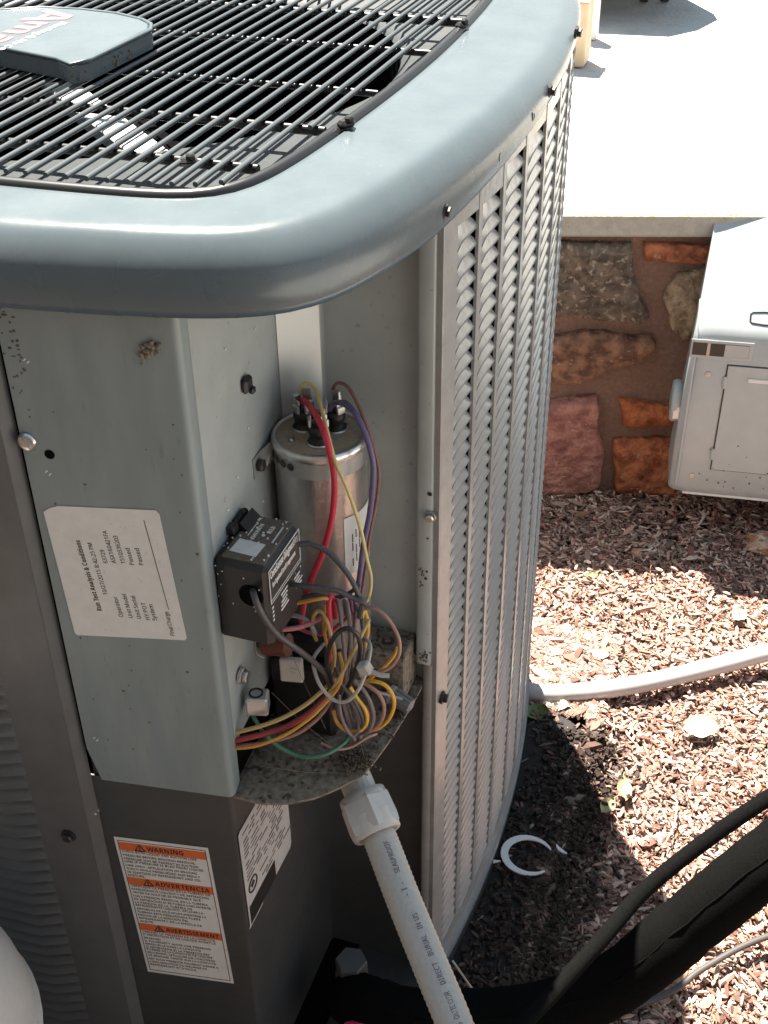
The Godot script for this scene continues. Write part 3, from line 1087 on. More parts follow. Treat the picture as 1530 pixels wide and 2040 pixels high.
func compartment():
	var u: Node3D = get_node("air_conditioner")
	var bl := Basis(Vector3.UP, AL)
	# upper cover: flat panel, rounded fold, narrow return
	var mb := MB.new()
	var ldir := Vector2(-cos(AL), sin(AL))
	var ln := Vector2(sin(AL), cos(AL))
	var F := Vector2(FX, FZ)
	var fold := []
	var rr := .005
	var fc := F + ldir * rr - ln * rr
	fold.append(F + ldir * .112)
	fold.append(F + ldir * .06)
	fold.append(F + ldir * .02)
	for i in 7:
		var a := i / 6.0 * (PI / 2)
		fold.append(fc + (ln * cos(a) - ldir * sin(a)) * rr)
	fold.append(Vector2(fc.x + rr - .0022, FZ - .017))
	var y0 := []
	for i in fold.size(): y0.append(SHELF + .003)
	y0[0] = SHELF + .036
	fold.insert(1, F + ldir * .105)
	y0.insert(1, SHELF + .003)
	mb.sheet(fold, y0, .866, .0016)
	var cover := obj("upper_cover", mb, M.teal, u)
	# big zinc screw, empty hole, grub and scratches
	var t := lframe(.1075, .759, 0)
	mb = MB.new()
	mb.lathe([Vector2(.0062, 0), Vector2(.0062, .0016), Vector2(.0052, .003), Vector2(.003, .0036), Vector2(0, .0037)], 18, Vector3.ZERO, Basis(Quaternion(Vector3.UP, Vector3.BACK)), 4)
	mb.box(Vector3(0, 0, .0037), Vector3(.0105, .0012, .0006), Basis(Vector3.BACK, 2.2))
	var sc := obj("screw", mb, M.steel, cover)
	sc.transform = t
	mb = MB.new()
	mb.lathe([Vector2(.0034, 0), Vector2(.0034, .0003), Vector2(0, .0003)], 14, Vector3.ZERO, Basis(Quaternion(Vector3.UP, Vector3.BACK)), 0)
	var ho := obj("hole", mb, M.dark, cover)
	ho.transform = lframe(.0945, .7503, .0001)
	mb = MB.new()
	var rng := RandomNumberGenerator.new()
	rng.seed = 8
	for i in 26:
		var q := Vector2(rng.randfn(0, .0022), rng.randfn(0, .0042)).rotated(-.5)
		mb.box(Vector3(q.x, q.y, .0012), Vector3.ONE * rng.randf_range(.0014, .0034), Basis(Vector3(rng.randf(), rng.randf(), .3).normalized(), rng.randf() * 6), .0006)
	var nest := obj("mud_nest", mb, M.dust, cover)
	nest.transform = lframe(.0195, .829, 0)
	# flecks of bare metal, dirt near the seam
	mb = MB.new()
	for i in 60:
		var s := rng.randf_range(.004, .11)
		var y := rng.randf_range(.47, .85)
		if i < 34:
			s = .1 + absf(rng.randfn(0, .005))
			y = .85 - absf(rng.randfn(0, .035))
		if s > .111: continue
		var lt := lframe(s, y, .0001)
		mb.box(lt.origin, Vector3(rng.randf_range(.0007, .0022), rng.randf_range(.0006, .0018), .0004), bl)
	tag(obj("dirt_specks", mb, M.debris, cover), "", "", "", "stuff")
	mb = MB.new()
	for q in [[.0985, .8165], [.0965, .815], [.096, .70], [.0945, .702], [.097, .735], [.099, .737], [.104, .5], [.102, .498]]:
		mb.box(lframe(q[0], q[1], .0002).origin, Vector3(.0022, .0008, .0003), bl * Basis(Vector3.BACK, .8))
	tag(obj("scratch", mb, M.paper, cover), "", "", "", "stuff")
	# inner walls: left wall, splay (its highlight a paler sheet), back wall, return and front lip
	mb = MB.new()
	mb.sheet([Vector2(-.1095, .147), Vector2(-.1164, .017), Vector2(-.1162, .0148), Vector2(-.1155, .0135), Vector2(-.0925, -.0095), Vector2(-.091, -.0105), Vector2(-.0895, -.011), Vector2(-.0125, -.0115)], [SHELF + .045, SHELF + .045, SHELF, SHELF, SHELF, SHELF, SHELF, SHELF], .8865, .0015, BIG)
	var walls := obj("compartment_wall", mb, M.inner, u)
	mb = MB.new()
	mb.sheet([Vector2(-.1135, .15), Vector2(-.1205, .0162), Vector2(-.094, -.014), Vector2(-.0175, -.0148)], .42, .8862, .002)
	obj("shade_sheet", mb, M.dark, u)  # added black sheet: keeps the wall's sunlit back dark through the grille
	mb = MB.new()
	mb.sheet([Vector2(-.1148, .0142), Vector2(-.0918, -.0088)], SHELF + .003, .884, .0006, BIG)
	obj("splay_panel", mb, M.splay_highlight, walls)
	mb = MB.new()
	var lip := [Vector2(-.0035, -.0035), Vector2(-.0035, -.0005), Vector2(-.0045, .0008), Vector2(-.0135, .0008), Vector2(-.0155, 0), Vector2(-.0165, -.002), Vector2(-.019, -.0115)]
	lip.reverse()
	mb.sheet(lip, .478, .866, .0014)
	var lipo := obj("front_lip", mb, M.inner, u)
	mb = MB.new()
	mb.sheet([Vector2(-.014, -.0115), Vector2(-.0105, -.002), Vector2(-.0095, -.0008), Vector2(-.0028, -.0008), Vector2(-.0028, -.0035)], .05, .477, .0014)
	obj("corner_post", mb, M.louver, u)
	hex_screw(lipo, Vector3(-.005, .628, .001), Vector3(.1, 0, 1), .0034, M.steel)
	for q in [[-.0055, .648, .0018], [-.0072, .575, .001], [-.008, .568, .0012], [-.0068, .607, .0009]]:
		mb = MB.new()
		mb.lathe([Vector2(q[2], 0), Vector2(q[2], .0003), Vector2(0, .0003)], 10, Vector3(q[0], q[1], .0009), Basis(Quaternion(Vector3.UP, Vector3.BACK)), 0)
		obj("hole", mb, M.rodblack, lipo)
	mb = MB.new()
	for i in 14:
		var p := Vector3(-.0112 + rng.randfn(0, .0009), .578 - .022 * rng.randf() * rng.randf(), .0012)
		mb.box(p, Vector3(.0009, .0011, .0006), Basis(Vector3(rng.randf(), .4, rng.randf()).normalized(), rng.randf() * 6))
	for i in 16:
		mb.box(Vector3(-.009 + rng.randfn(0, .004), .482 + absf(rng.randfn(0, .006)), .0012), Vector3(.0014, .001, .0008), Basis(Vector3.BACK, rng.randf() * 3))
	tag(obj("dirt_specks", mb, M.debris, lipo), "", "", "", "stuff")
	# a black push clip and flecks on the left wall
	mb = MB.new()
	mb.box(Vector3(-.1108, .7617, .075), Vector3(.005, .011, .011), Basis(), .0018)
	mb.box(Vector3(-.108, .757, .0735), Vector3(.004, .005, .005), Basis(), .001)
	obj("push_clip", mb, M.black, walls)
	mb = MB.new()
	for q in [[.79, .05], [.727, .075], [.703, .1], [.657, .06], [.69, .12], [.64, .135], [.8, .1]]:
		mb.box(Vector3(-.1164 + .0069 * (q[1] - .017) / .13 + .0006, q[0], q[1]), Vector3.ONE * .0016, Basis(), .0004)
	tag(obj("bright_flecks", mb, M.white, walls), "", "", "", "stuff")
	# added black box behind the harness cut-out: stands for shade, stops stray sun
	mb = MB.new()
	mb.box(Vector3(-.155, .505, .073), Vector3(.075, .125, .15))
	obj("shade_box", mb, M.dark, u)
	# --- shelf
	mb = MB.new()
	var sh := []
	var edge := smooth(v3s([-.1098, 0, .1586, -.0905, 0, .1588, -.0726, 0, .154, -.055, 0, .144, -.044, 0, .134, -.0325, 0, .1195, -.0235, 0, .105, -.018, 0, .078, -.0146, 0, .0519, -.0115, 0, .0138, -.0102, 0, -.0115]), 3)
	for p in edge: sh.append(Vector2(p.x, -p.z))
	sh.append(Vector2(-.091, .0115))
	sh.append(Vector2(-.1164, -.0144))
	mb.plate(sh, -.0022, Vector3(0, SHELF, 0), Basis(Vector3.RIGHT, Vector3.FORWARD, Vector3.UP))
	mb.quad(Vector3(-.15, SHELF - .001, .155), Vector3(-.11, SHELF - .001, .155), Vector3(-.116, SHELF - .001, 0), Vector3(-.15, SHELF - .001, 0), Vector3.UP)
	var shelf := obj("shelf", mb, M.dust, u)
	mb = MB.new()
	mb.box(Vector3(-.0605, .476, .0053), Vector3(.083, .048, .0325), Basis(), .0012)
	var step := obj("raised_step", mb, M.dust, shelf)
	mb = MB.new()
	mb.lathe([Vector2(.0085, 0), Vector2(.008, .003), Vector2(.0055, .0032), Vector2(.0045, .0005), Vector2(0, .0005)], 14, Vector3(-.037, .5, .009), Basis(Vector3.RIGHT, .15), 0)
	mb.box(Vector3(-.0385, .502, .0075), Vector3(.006, .003, .006), Basis(Vector3.UP, .5), .001)
	obj("bolt", mb, M.debris, step)
	mb = MB.new()
	for i in 420:
		var p: Vector3 = edge[rng.randi() % edge.size()]
		var q := Vector3(lerpf(p.x, -.06, rng.randf() * .35), SHELF + .0006, lerpf(p.z, .07, rng.randf() * .35))
		if i < 260:
			q = Vector3(-.034 + rng.randfn(0, .007), SHELF + .001 + rng.randf() * .004, .098 + rng.randfn(0, .009))
			if rng.randf() < .3: q = Vector3(-.02 + rng.randfn(0, .003), SHELF + .001, .03 + rng.randfn(0, .015))
		elif i > 380:
			q = Vector3(rng.randf_range(-.05, -.021), .5008, rng.randf_range(-.008, .02))
		if q.z > side_z(q.x) - .03: q.z -= .02
		mb.box(q, Vector3(rng.randf_range(.001, .004), rng.randf_range(.0006, .0016), rng.randf_range(.0008, .002)), Basis(Vector3(.2, 1, .1).normalized(), rng.randf() * 6) * Basis(Vector3.RIGHT, rng.randfn(0, .4)))
	tag(obj("leaf_litter", mb, M.debris, shelf), "", "", "", "stuff")
	# cobweb strands over the shelf
	mb = MB.new()
	for q in [[-.095, .47, .14, -.03, .454, .11], [-.085, .454, .14, -.045, .454, .12], [-.02, .5, .012, -.004, .485, .002], [-.09, .53, .12, -.045, .49, .12], [-.03, .53, .11, -.027, .454, .095], [-.083, .61, .12, -.05, .5, .115]]:
		mb.tube([Vector3(q[0], q[1], q[2]), Vector3((q[0] + q[3]) * .5, (q[1] + q[4]) * .5 - .003, (q[2] + q[5]) * .5), Vector3(q[3], q[4], q[5])], .00025, 4)
	tag(obj("cobweb", mb, M.dust, shelf), "", "", "", "stuff")
	# --- lower charcoal panel wrapped round the corner, recess behind the pipes
	mb = MB.new()
	var lo := []
	var G := F - ln * .004
	var lc := G + ldir * .007 - ln * .004
	lo.append(G + ldir * .121)
	lo.append(G + ldir * .08)
	lo.append(G + ldir * .04)
	for i in 6:
		var a := i / 5.0 * (PI / 2)
		lo.append(lc + (ln * cos(a) - ldir * sin(a)) * .004)
	lo.append(Vector2(-.1105, .13))
	lo.append(Vector2(-.1105, .12))
	lo.append(Vector2(-.1105, .06))
	lo.append(Vector2(-.1105, -.009))
	lo.append(Vector2(-.1085, -.0118))
	lo.append(Vector2(-.06, -.012))
	lo.append(Vector2(-.0135, -.012))
	mb.sheet(lo.slice(0, 9), .05, SHELF + .002, .0016)
	mb.sheet(lo.slice(8), .05, SHELF - .0025, .0016)
	mb.sheet([Vector2(-.2215, .1725), Vector2(-.2105, .1705)], SHELF - .003, .512, .0014)
	var low := obj("lower_panel", mb, M.charcoal, u)
	hex_screw(low, Vector3(-.2175, .4775, .1725), Vector3(.17, 0, 1), .0025, M.screwdark)
	hex_screw(low, lframe(.1175, .4145, -.0035).origin, Vector3(.17, 0, 1), .0022, M.zinc)
	labels(u, cover, low)
	inside()

func labels(u: Node3D, cover: Node3D, low: Node3D):
	# test slip, printed sideways
	var n := Node3D.new()
	var mb := MB.new()
	var sk := -.0035
	var poly := [Vector2(0, 0), Vector2(.079, .0045), Vector2(.0807, .0065), Vector2(.0768, .1085), Vector2(.0748, .1118), Vector2(.008, .1095), Vector2(.0015, .107), Vector2(-.003, .104), Vector2(-.0015, .002)]
	mb.plate(poly, .0003)
	var slip := obj("test_slip", mb, M.paper, cover)
	tag(slip, "white sideways-printed test slip")
	slip.transform = lframe(.1005, .6015, .0003) * Transform3D(Basis(Vector3.BACK, .03), Vector3.ZERO)
	var up := Basis(Vector3(-.08, 1, 0).normalized(), Vector3(-1, -.08, 0).normalized(), Vector3.BACK)
	for q in [["Run Test Analysis & Conditions", .024, .0245, .059, .0036, true], ["10/27/2015 8:42:25 PM", .0295, .039, .043, .0031, false], ["Operator", .0385, .0205, .0175, .0031, false], ["63729", .0345, .066, .011, .0031, false], ["Unit Model", .0445, .0205, .0205, .0031, false], ["ASX160421FA", .0405, .0665, .0265, .0031, false], ["Unit Serial", .0505, .0205, .0195, .0031, false], ["1510336203", .047, .067, .0225, .0031, false], ["HY POT", .0565, .020, .015, .0031, false], ["Passed", .053, .0665, .0135, .0031, false], ["System", .0625, .02, .014, .0031, false], ["Passed", .0595, .067, .0135, .0031, false], ["Final Charge", .0735, .008, .021, .0031, false]]:
		write(slip, q[0], q[4], Vector3(q[1], q[2], .0003), up, M.ink, q[3], q[5])
	mb = MB.new()
	mb.box(Vector3(.0685, .0672, .0004), Vector3(.0004, .073, .0002), Basis(Vector3.BACK, .08))
	obj("rule", mb, M.ink, slip)
	# three-language warning sticker
	mb = MB.new()
	mb.plate([Vector2(0, 0), Vector2(.079, 0), Vector2(.079, .177), Vector2(0, .177)], .0003)
	var w := obj("warning_sticker", mb, M.paper, low)
	tag(w, "white sticker with three orange warning bands")
	w.transform = lframe(.1008, .2085, -.0036) * Transform3D(Basis(Vector3.BACK, .035), Vector3.ZERO)
	mb = MB.new()
	for q in [[.0395, .0035, .0735, .0006], [.0395, .1735, .0735, .0006], [.0028, .0885, .0006, .17], [.0762, .0885, .0006, .17]]:
		mb.box(Vector3(q[0], q[1], .00035), Vector3(q[2], q[3], .0002))
	obj("border", mb, M.ink, w)
	var rows := [
		["WARNING", .1625, ["CHECK BOTH LIQUID AND SUCTION LINE", "PRESSURE BEFORE BRAZING! RESIDUAL", "PRESSURE MAY BE PRESENT IN SUCTION", "LINE IF PRESSURE IS BLED FROM LIQUID", "LINE ONLY. APPLICATION OF BRAZING", "TORCH WHILE PRESSURIZED MAY RESULT", "IN IGNITION OF REFRIGERANT AND OIL", "MIXTURE."]],
		["ADVERTENCIA", .1195, ["VERIFIQUE LA PRESION DE LA TUBERIA DE", "REFRIGERANTE LIQUIDO Y DE ASPIRACION", "ANTES DE SOLDAR! ES PROBABLE QUE", "HAYA PRESION RESIDUAL EN LA TUBERIA", "DE ASPIRACION SI SE PURGA UNICAMENTE", "LA PRESION DE LA TUBERIA DE", "REFRIGERANTE LIQUIDO. APLICAR LA", "ANTORCHA DE SOLDADURA MIENTRAS LA", "TUBERIA ESTA PRESURIZADA PUEDE", "PROVOCAR LA IGNICION DEL", "REFRIGERANTE Y DE LA MEZCLA DE", "ACEITE."]],
		["AVERTISSEMENT", .0595, ["VERIFIEZ LA PRESSION DE LA CONDUITE", "D'ASPIRATION ET DE LIQUIDE AVANT LE", "BRASAGE!", "IL POURRAIT Y AVOIR UNE PRESSION", "RESIDUELLE DANS LA CONDUITE", "D'ASPIRATION SI LA PRESSION EST", "PURGEE DE LA CONDUITE DE LIQUIDE", "SEULEMENT. APPLIQUER UN CHALUMEAU", "DE BRASAGE TANDIS QUE LA CONDUITE", "EST SOUS PRESSION POURRAIT MENER A", "L'INFLAMMATION DU MELANGE DE", "REFRIGERANT ET D'HUILE."]]]
	var bs := Basis()
	for r in rows:
		mb = MB.new()
		mb.box(Vector3(.0395, r[1] + .0045, .0003), Vector3(.073, .0095, .0002))
		obj("orange_band", mb, M.orange, w)
		write(w, r[0], .0052, Vector3(.0265, r[1] + .002, .00042), bs, M.ink, minf(.047, .0044 * r[0].length()), true)
		mb = MB.new()
		var tr := [Vector2(-.0042, 0), Vector2(.0042, 0), Vector2(0, .0075)]
		for i in 3:
			var a: Vector2 = tr[i]
			var b: Vector2 = tr[(i + 1) % 3]
			mb.tube([Vector3(.0205 + a.x, r[1] + .001 + a.y, .0005), Vector3(.0205 + b.x, r[1] + .001 + b.y, .0005)], .0005, 5)
		mb.box(Vector3(.0205, r[1] + .0043, .0005), Vector3(.0009, .0028, .0004))
		mb.box(Vector3(.0205, r[1] + .0019, .0005), Vector3(.0009, .0007, .0004))
		obj("warning_triangle", mb, M.ink, w)
		var y: float = r[1] - .0034
		var full := 37.0
		for line in r[2]:
			write(w, line, .0024, Vector3(.0045, y, .00036), bs, M.ink, .0685 * minf(1.0, line.length() / full) , false, "lettering", 4.0)
			y -= .00415
	# rating plate on the side of the recess: its print is too worn to read
	var nb := Basis(Vector3(0, 0, -1), Vector3.UP, Vector3.RIGHT)
	mb = MB.new()
	mb.plate([Vector2(0, .116), Vector2(.002, .004), Vector2(.0005, 0), Vector2(.028, 0), Vector2(.03, .003), Vector2(.088, .003), Vector2(.091, .007), Vector2(.091, .116), Vector2(.089, .1185), Vector2(.003, .1185)], .0003)
	var rp := obj("rating_plate", mb, M.paper2, low)
	tag(rp, "pale worn rating plate on the recess side")
	rp.transform = Transform3D(nb, Vector3(-.1103, .2885, .158))
	mb = MB.new()
	mb.box(Vector3(.03, .013, .0004), Vector3(.052, .022, .0002))
	obj("black_field", mb, M.black, rp)
	mb = MB.new()
	var rng := RandomNumberGenerator.new()
	rng.seed = 31
	for r in 19:
		var x := .006
		while x < .08:
			var l := rng.randf_range(.004, .016)
			if rng.randf() < .72 and not (r < 6 and x < .025):
				mb.box(Vector3(x + l * .5, .028 + r * .0046, .0004), Vector3(l, rng.randf_range(.0012, .0026), .0002))
			x += l + rng.randf_range(.002, .006)
	tag(obj("worn_print", mb, M.inkgrey, rp), "", "", "", "stuff")
	mb = MB.new()
	var ringp := []
	for k in 20: ringp.append(Vector3(.014 + cos(TAU * k / 20) * .0075, .043 + sin(TAU * k / 20) * .0075, .0005))
	mb.tube(ringp, .0008, 5, true)
	mb.box(Vector3(.014, .043, .0004), Vector3(.006, .006, .0003), Basis(Vector3.BACK, .5))
	obj("round_mark", mb, M.ink, rp)

func inside():
	# --- capacitor
	var cp := Vector3(-.0805, 0, .027)
	var cap := thing("capacitor", "silver round capacitor with wires on its dusty top, strapped in the open compartment", "capacitor", cp)
	var mb := MB.new()
	mb.lathe([Vector2(.0, .503), Vector2(.031, .503), Vector2(.0335, .507), Vector2(.0335, .694)], 40, Vector3.ZERO)
	mb.lathe([Vector2(.0335, .694), Vector2(.0345, .696), Vector2(.0352, .6995), Vector2(.0345, .7025), Vector2(.0325, .7035), Vector2(.0318, .7015)], 40, Vector3.ZERO)
	obj("can", mb, M.capcan, cap)
	mb = MB.new()
	mb.lathe([Vector2(.0322, .7015), Vector2(.018, .7022), Vector2(0, .7025)], 32, Vector3.ZERO)
	obj("top_plate", mb, M.tandust, cap)
	mb = MB.new()
	mb.lathe([Vector2(.0022, .702), Vector2(.002, .7042), Vector2(0, .7046)], 10, Vector3(-.015, 0, .0165))
	obj("rivet", mb, M.zinc, cap)
	var rng := RandomNumberGenerator.new()
	rng.seed = 3
	for q in [[-.0135, -.004, 4], [.0045, .012, 3], [.0085, -.0095, 3]]:
		mb = MB.new()
		var o := Vector3(q[0], 0, q[1])
		mb.lathe([Vector2(.0085, .7022), Vector2(.0085, .7036), Vector2(.007, .7042), Vector2(.0066, .709), Vector2(.0076, .711), Vector2(.0076, .717), Vector2(.006, .7178), Vector2(0, .7178)], 16, o)
		var post := obj("terminal_cup", mb, M.black, cap)
		mb = MB.new()
		mb.lathe([Vector2(.0092, .7022), Vector2(.0092, .7032), Vector2(.0078, .7038)], 16, o)
		obj("washer", mb, M.steel, post)
		for k in q[2]:
			mb = MB.new()
			var a = TAU * k / q[2] + .5
			var d := Vector3(cos(a), 0, sin(a))
			var b := Basis(Vector3.UP, -a)
			mb.box(o + d * .0058 + Vector3(0, .7205, 0), Vector3(.0009, .0115, .0062), b, .0002)
			mb.box(o + d * .0066 + Vector3(0, .7195, 0), Vector3(.0022, .0062, .0072), b, .0006)
			obj("spade_terminal", mb, M.steel, post)
	# connectors pushed on the spades
	for q in [[-.018, .724, -.002, 1.0], [-.0115, .727, -.007, .4], [.009, .7265, -.012, .2]]:
		mb = MB.new()
		mb.box(Vector3(q[0], q[1], q[2]), Vector3(.0062, .011, .0034), Basis(Vector3.UP, q[3]), .001)
		obj("spade_connector", mb, M.zinc, cap)
	# label round the can
	mb = MB.new()
	var a0 := deg_to_rad(42)
	var a1 := deg_to_rad(-24)
	for i in 12:
		var p := a0 + (a1 - a0) * i / 12.0
		var q := a0 + (a1 - a0) * (i + 1) / 12.0
		var lo0 := .595 + .012 * (i / 12.0)
		var n := Vector3(cos((p + q) * .5), 0, sin((p + q) * .5))
		mb.quad(Vector3(cos(p) * .0338, .595, sin(p) * .0338), Vector3(cos(q) * .0338, .595, sin(q) * .0338), Vector3(cos(q) * .0338, .647, sin(q) * .0338), Vector3(cos(p) * .0338, .647, sin(p) * .0338), n, 1)
	obj("paper_label", mb, M.paper, cap)
	mb = MB.new()
	for k in 9:
		var a := deg_to_rad(30 - (k % 3) * 6)
		mb.box(Vector3(cos(a) * .034, .605 + (k / 3) * .011 + (k % 2) * .003, sin(a) * .034), Vector3(.0004, .007, .0007), Basis(Vector3.UP, -a))
	tag(obj("worn_print", mb, M.inkgrey, cap), "", "", "", "stuff")
	# --- strap
	mb = MB.new()
	var sp := []
	sp.append(Vector2(-.1125, .072) - Vector2(cp.x, cp.z))
	sp.append(Vector2(-.1125, .060) - Vector2(cp.x, cp.z))
	for i in 13:
		var a := deg_to_rad(150 - i * 13)
		sp.append(Vector2(cos(a), sin(a)) * .0346)
	mb.sheet(sp, .6835, .6995, .0008)
	var strap := obj("mounting_strap", mb, M.strap, cap)
	for q in [[-.0308, .064], [-.0312, .0385]]: pass
	for k in 4:
		var a := deg_to_rad(141 - k * 12)
		var at := Vector3(cos(a) * .0349, .6915, sin(a) * .0349)
		mb = MB.new()
		mb.lathe([Vector2(.003, 0), Vector2(.003, .0003), Vector2(0, .0003)], 12, at, Basis(Quaternion(Vector3.UP, Vector3(cos(a), 0, sin(a)))), 0)
		obj("hole", mb, M.rodblack, strap)
	mb = MB.new()
	mb.lathe([Vector2(.0048, 0), Vector2(.0048, .003), Vector2(.003, .0045), Vector2(0, .0045)], 6, Vector3(-.0312, .692, .0385), Basis(Quaternion(Vector3.UP, Vector3.RIGHT)), 0)
	obj("screw", mb, M.screwdark, strap)
	# --- diagnostics module
	var md := thing("diagnostics_module", "dusty black plastic module with white print, screwed to the left compartment wall", "control module", Vector3(-.0905, .602, .1225))
	mb = MB.new()
	var hw := .0205
	mb.box(Vector3(0, .0345, 0), Vector3(.041, .069, .056), Basis(), .004)
	obj("case", mb, M.black, md)
	mb = MB.new()
	mb.box(Vector3(.0015, .0692, -.001), Vector3(.031, .0008, .05), Basis(), .0003)
	obj("dust_film", mb, M.dustfilm, md)
	mb = MB.new()
	mb.box(Vector3(-.0175, .0715, -.016), Vector3(.006, .009, .018), Basis(Vector3.BACK, .4), .0015)
	mb.box(Vector3(-.0175, .0735, -.0015), Vector3(.007, .007, .008), Basis(Vector3.BACK, .3), .0012)
	mb.plate([Vector2(0, 0), Vector2(.007, 0), Vector2(0, .007)], .02, Vector3(-.0135, .0692, -.0255), Basis(Vector3.RIGHT, Vector3.UP, Vector3.BACK))
	obj("mounting_ear", mb, M.black, md)
	mb = MB.new()
	mb.box(Vector3(-.001, .0699, .0105), Vector3(.0195, .0004, .0145), Basis(Vector3.UP, -.06))
	obj("blank_sticker", mb, M.paper, md)
	var tb := Basis(Vector3(0, 0, -1), Vector3(-1, 0, 0), Vector3.UP)
	write(md, "EMERSON", .0028, Vector3(-.001, .0698, .000), tb, M.paper, .0175, true)
	write(md, "RU", .0034, Vector3(.0075, .0698, -.009), tb, M.paper, .007, true)
	mb = MB.new()
	mb.box(Vector3(-.0065, .0699, -.0105), Vector3(.0006, .0003, .017))
	mb.box(Vector3(.0125, .0699, -.009), Vector3(.001, .0003, .019))
	mb.box(Vector3(.0035, .0699, -.0055), Vector3(.0022, .0003, .0022), Basis(Vector3.UP, .78))
	tag(obj("worn_print", mb, M.paper, md), "", "", "", "stuff")
	# dark hole in the front
	mb = MB.new()
	mb.lathe([Vector2(.0088, -.001), Vector2(.0088, .0006), Vector2(.0076, .0006), Vector2(.007, -.006), Vector2(0, -.006)], 18, Vector3(.0075, .0445, .0281), Basis(Quaternion(Vector3.UP, Vector3.BACK)))
	mb.lathe([Vector2(.0074, .0003), Vector2(0, .0003)], 18, Vector3(.0075, .0445, .0281), Basis(Quaternion(Vector3.UP, Vector3.BACK)), 0)
	obj("wire_hole", mb, M.dark, md)
	# print on the right face
	var fb := Basis(Vector3(0, 0, -1), Vector3.UP, Vector3.RIGHT)
	var X := .0206
	mb = MB.new()
	for q in [[0.0, .0655, .051, .0007], [0.0, .0405, .051, .0006], [0.0, .0382, .051, .0005]]:
		mb.box(Vector3(X, q[1], q[0]), Vector3(.0003, q[3], q[2]))
	for z in [-.0255, .0255]:
		mb.box(Vector3(X, .052, z), Vector3(.0003, .0275, .0007))
	obj("printed_frame", mb, M.paper, md)
	write(md, "CoreSense Diagnostics", .0062, Vector3(X, .0555, .0235), fb, M.paper, .046, true)
	write(md, "for Copeland Scroll Compressors", .0042, Vector3(X, .0478, .0215), fb, M.paper, .039, true)
	mb = MB.new()
	for k in 11:
		mb.box(Vector3(X, .034 - (k % 5) * .0031, (.004 if k < 5 else -.019) + rng.randf_range(-.0015, .0015)), Vector3(.0003, .0013, rng.randf_range(.007, .013)))
	for k in 4:
		mb.box(Vector3(X, .034 - k * .0035, .0235), Vector3(.0003, .0016, .0022))
	tag(obj("worn_print", mb, M.paper, md), "", "", "", "stuff")
	mb = MB.new()
	for k in 40:
		mb.box(Vector3(rng.randf_range(-.018, .018), .0699, rng.randf_range(-.026, .026)), Vector3.ONE * rng.randf_range(.0006, .0014), Basis(Vector3.UP, rng.randf() * 3))
	for k in 14:
		mb.box(Vector3(rng.randf_range(-.018, .018), rng.randf_range(.03, .066), .0283), Vector3.ONE * rng.randf_range(.0005, .001))
	tag(obj("dust_grains", mb, M.paper, md), "", "", "", "stuff")
	# red cap and red flag terminal
	mb = MB.new()
	mb.lathe([Vector2(0, -.0065), Vector2(.004, -.0055), Vector2(.0062, -.002), Vector2(.0062, .002), Vector2(.004, .0055), Vector2(0, .0062)], 18, Vector3(-.078, .6075, .1085), Basis(Vector3.BACK, -1.4))
	tag(obj("ball_connector", mb, mat(Color(.42, .06, .035), .4)), "round red connector on of the level orange wire", "connector")
	mb = MB.new()
	mb.box(Vector3(-.087, .597, .122), Vector3(.016, .009, .006), Basis(Vector3.BACK, -.15), .0015)
	mb.box(Vector3(-.0965, .599, .122), Vector3(.006, .006, .005), Basis(), .001)
	tag(obj("flag_terminal", mb, mat(Color(.36, .06, .07), .4)), "dull red plug-on terminal just below the black module", "connector")
	# --- contactor behind the harness
	var ct := thing("contactor", "dim black contactor with a brown coil behind the wires", "contactor", Vector3(-.083, .455, .06))
	mb = MB.new()
	mb.box(Vector3(0, .035, 0), Vector3(.052, .07, .045), Basis(), .003)
	mb.box(Vector3(0, .078, -.004), Vector3(.038, .014, .03), Basis(), .002)
	obj("case", mb, M.black, ct)
	mb = MB.new()
	mb.lathe([Vector2(0, 0), Vector2(.009, 0), Vector2(.009, .02), Vector2(0, .02)], 16, Vector3(-.024, .093, .03), Basis(Vector3.BACK, -1.4), 0)
	obj("coil", mb, M.brownplastic, ct)
	mb = MB.new()
	mb.tube(smooth(v3s([-.024, .106, .034, -.028, .1, .037, -.028, .088, .037, -.024, .082, .034]), 4), .0009, 5)
	obj("wire_bail", mb, M.zinc, ct)
	mb = MB.new()
	mb.box(Vector3(-.001, .077, .0345), Vector3(.0175, .022, .006), Basis(Vector3.UP, .2), .0012)
	mb.lathe([Vector2(.0024, 0), Vector2(.0024, .0007), Vector2(0, .0007)], 10, Vector3(.002, .079, .0378), Basis(Quaternion(Vector3.UP, Vector3.BACK)), 0)
	obj("terminal_block", mb, M.clearwhite, ct)
	# --- earth lug
	var lug := thing("earth_lug", "square grey metal earth lug on the left wall above the green wire", "lug", Vector3(-.0985, .523, .1265))
	mb = MB.new()
	mb.box(Vector3(0, .0, 0), Vector3(.0165, .0165, .0145), Basis(Vector3.UP, .3), .0015)
	obj("body", mb, M.alu, lug)
	mb = MB.new()
	mb.lathe([Vector2(.0055, 0), Vector2(.0055, .0006), Vector2(.0042, .0006), Vector2(.0042, -.002), Vector2(0, -.002)], 14, Vector3(-.001, .0083, -.0005), Basis(), 0)
	obj("set_screw", mb, M.screwdark, lug)
	hex_screw(get_node("air_conditioner"), Vector3(-.108, .549, .129), Vector3.RIGHT, .0045, M.steel)
	# --- cable tie round the harness
	var tie := thing("cable_tie", "white cable tie cinched round the wire bundle", "cable tie")
	mb = MB.new()
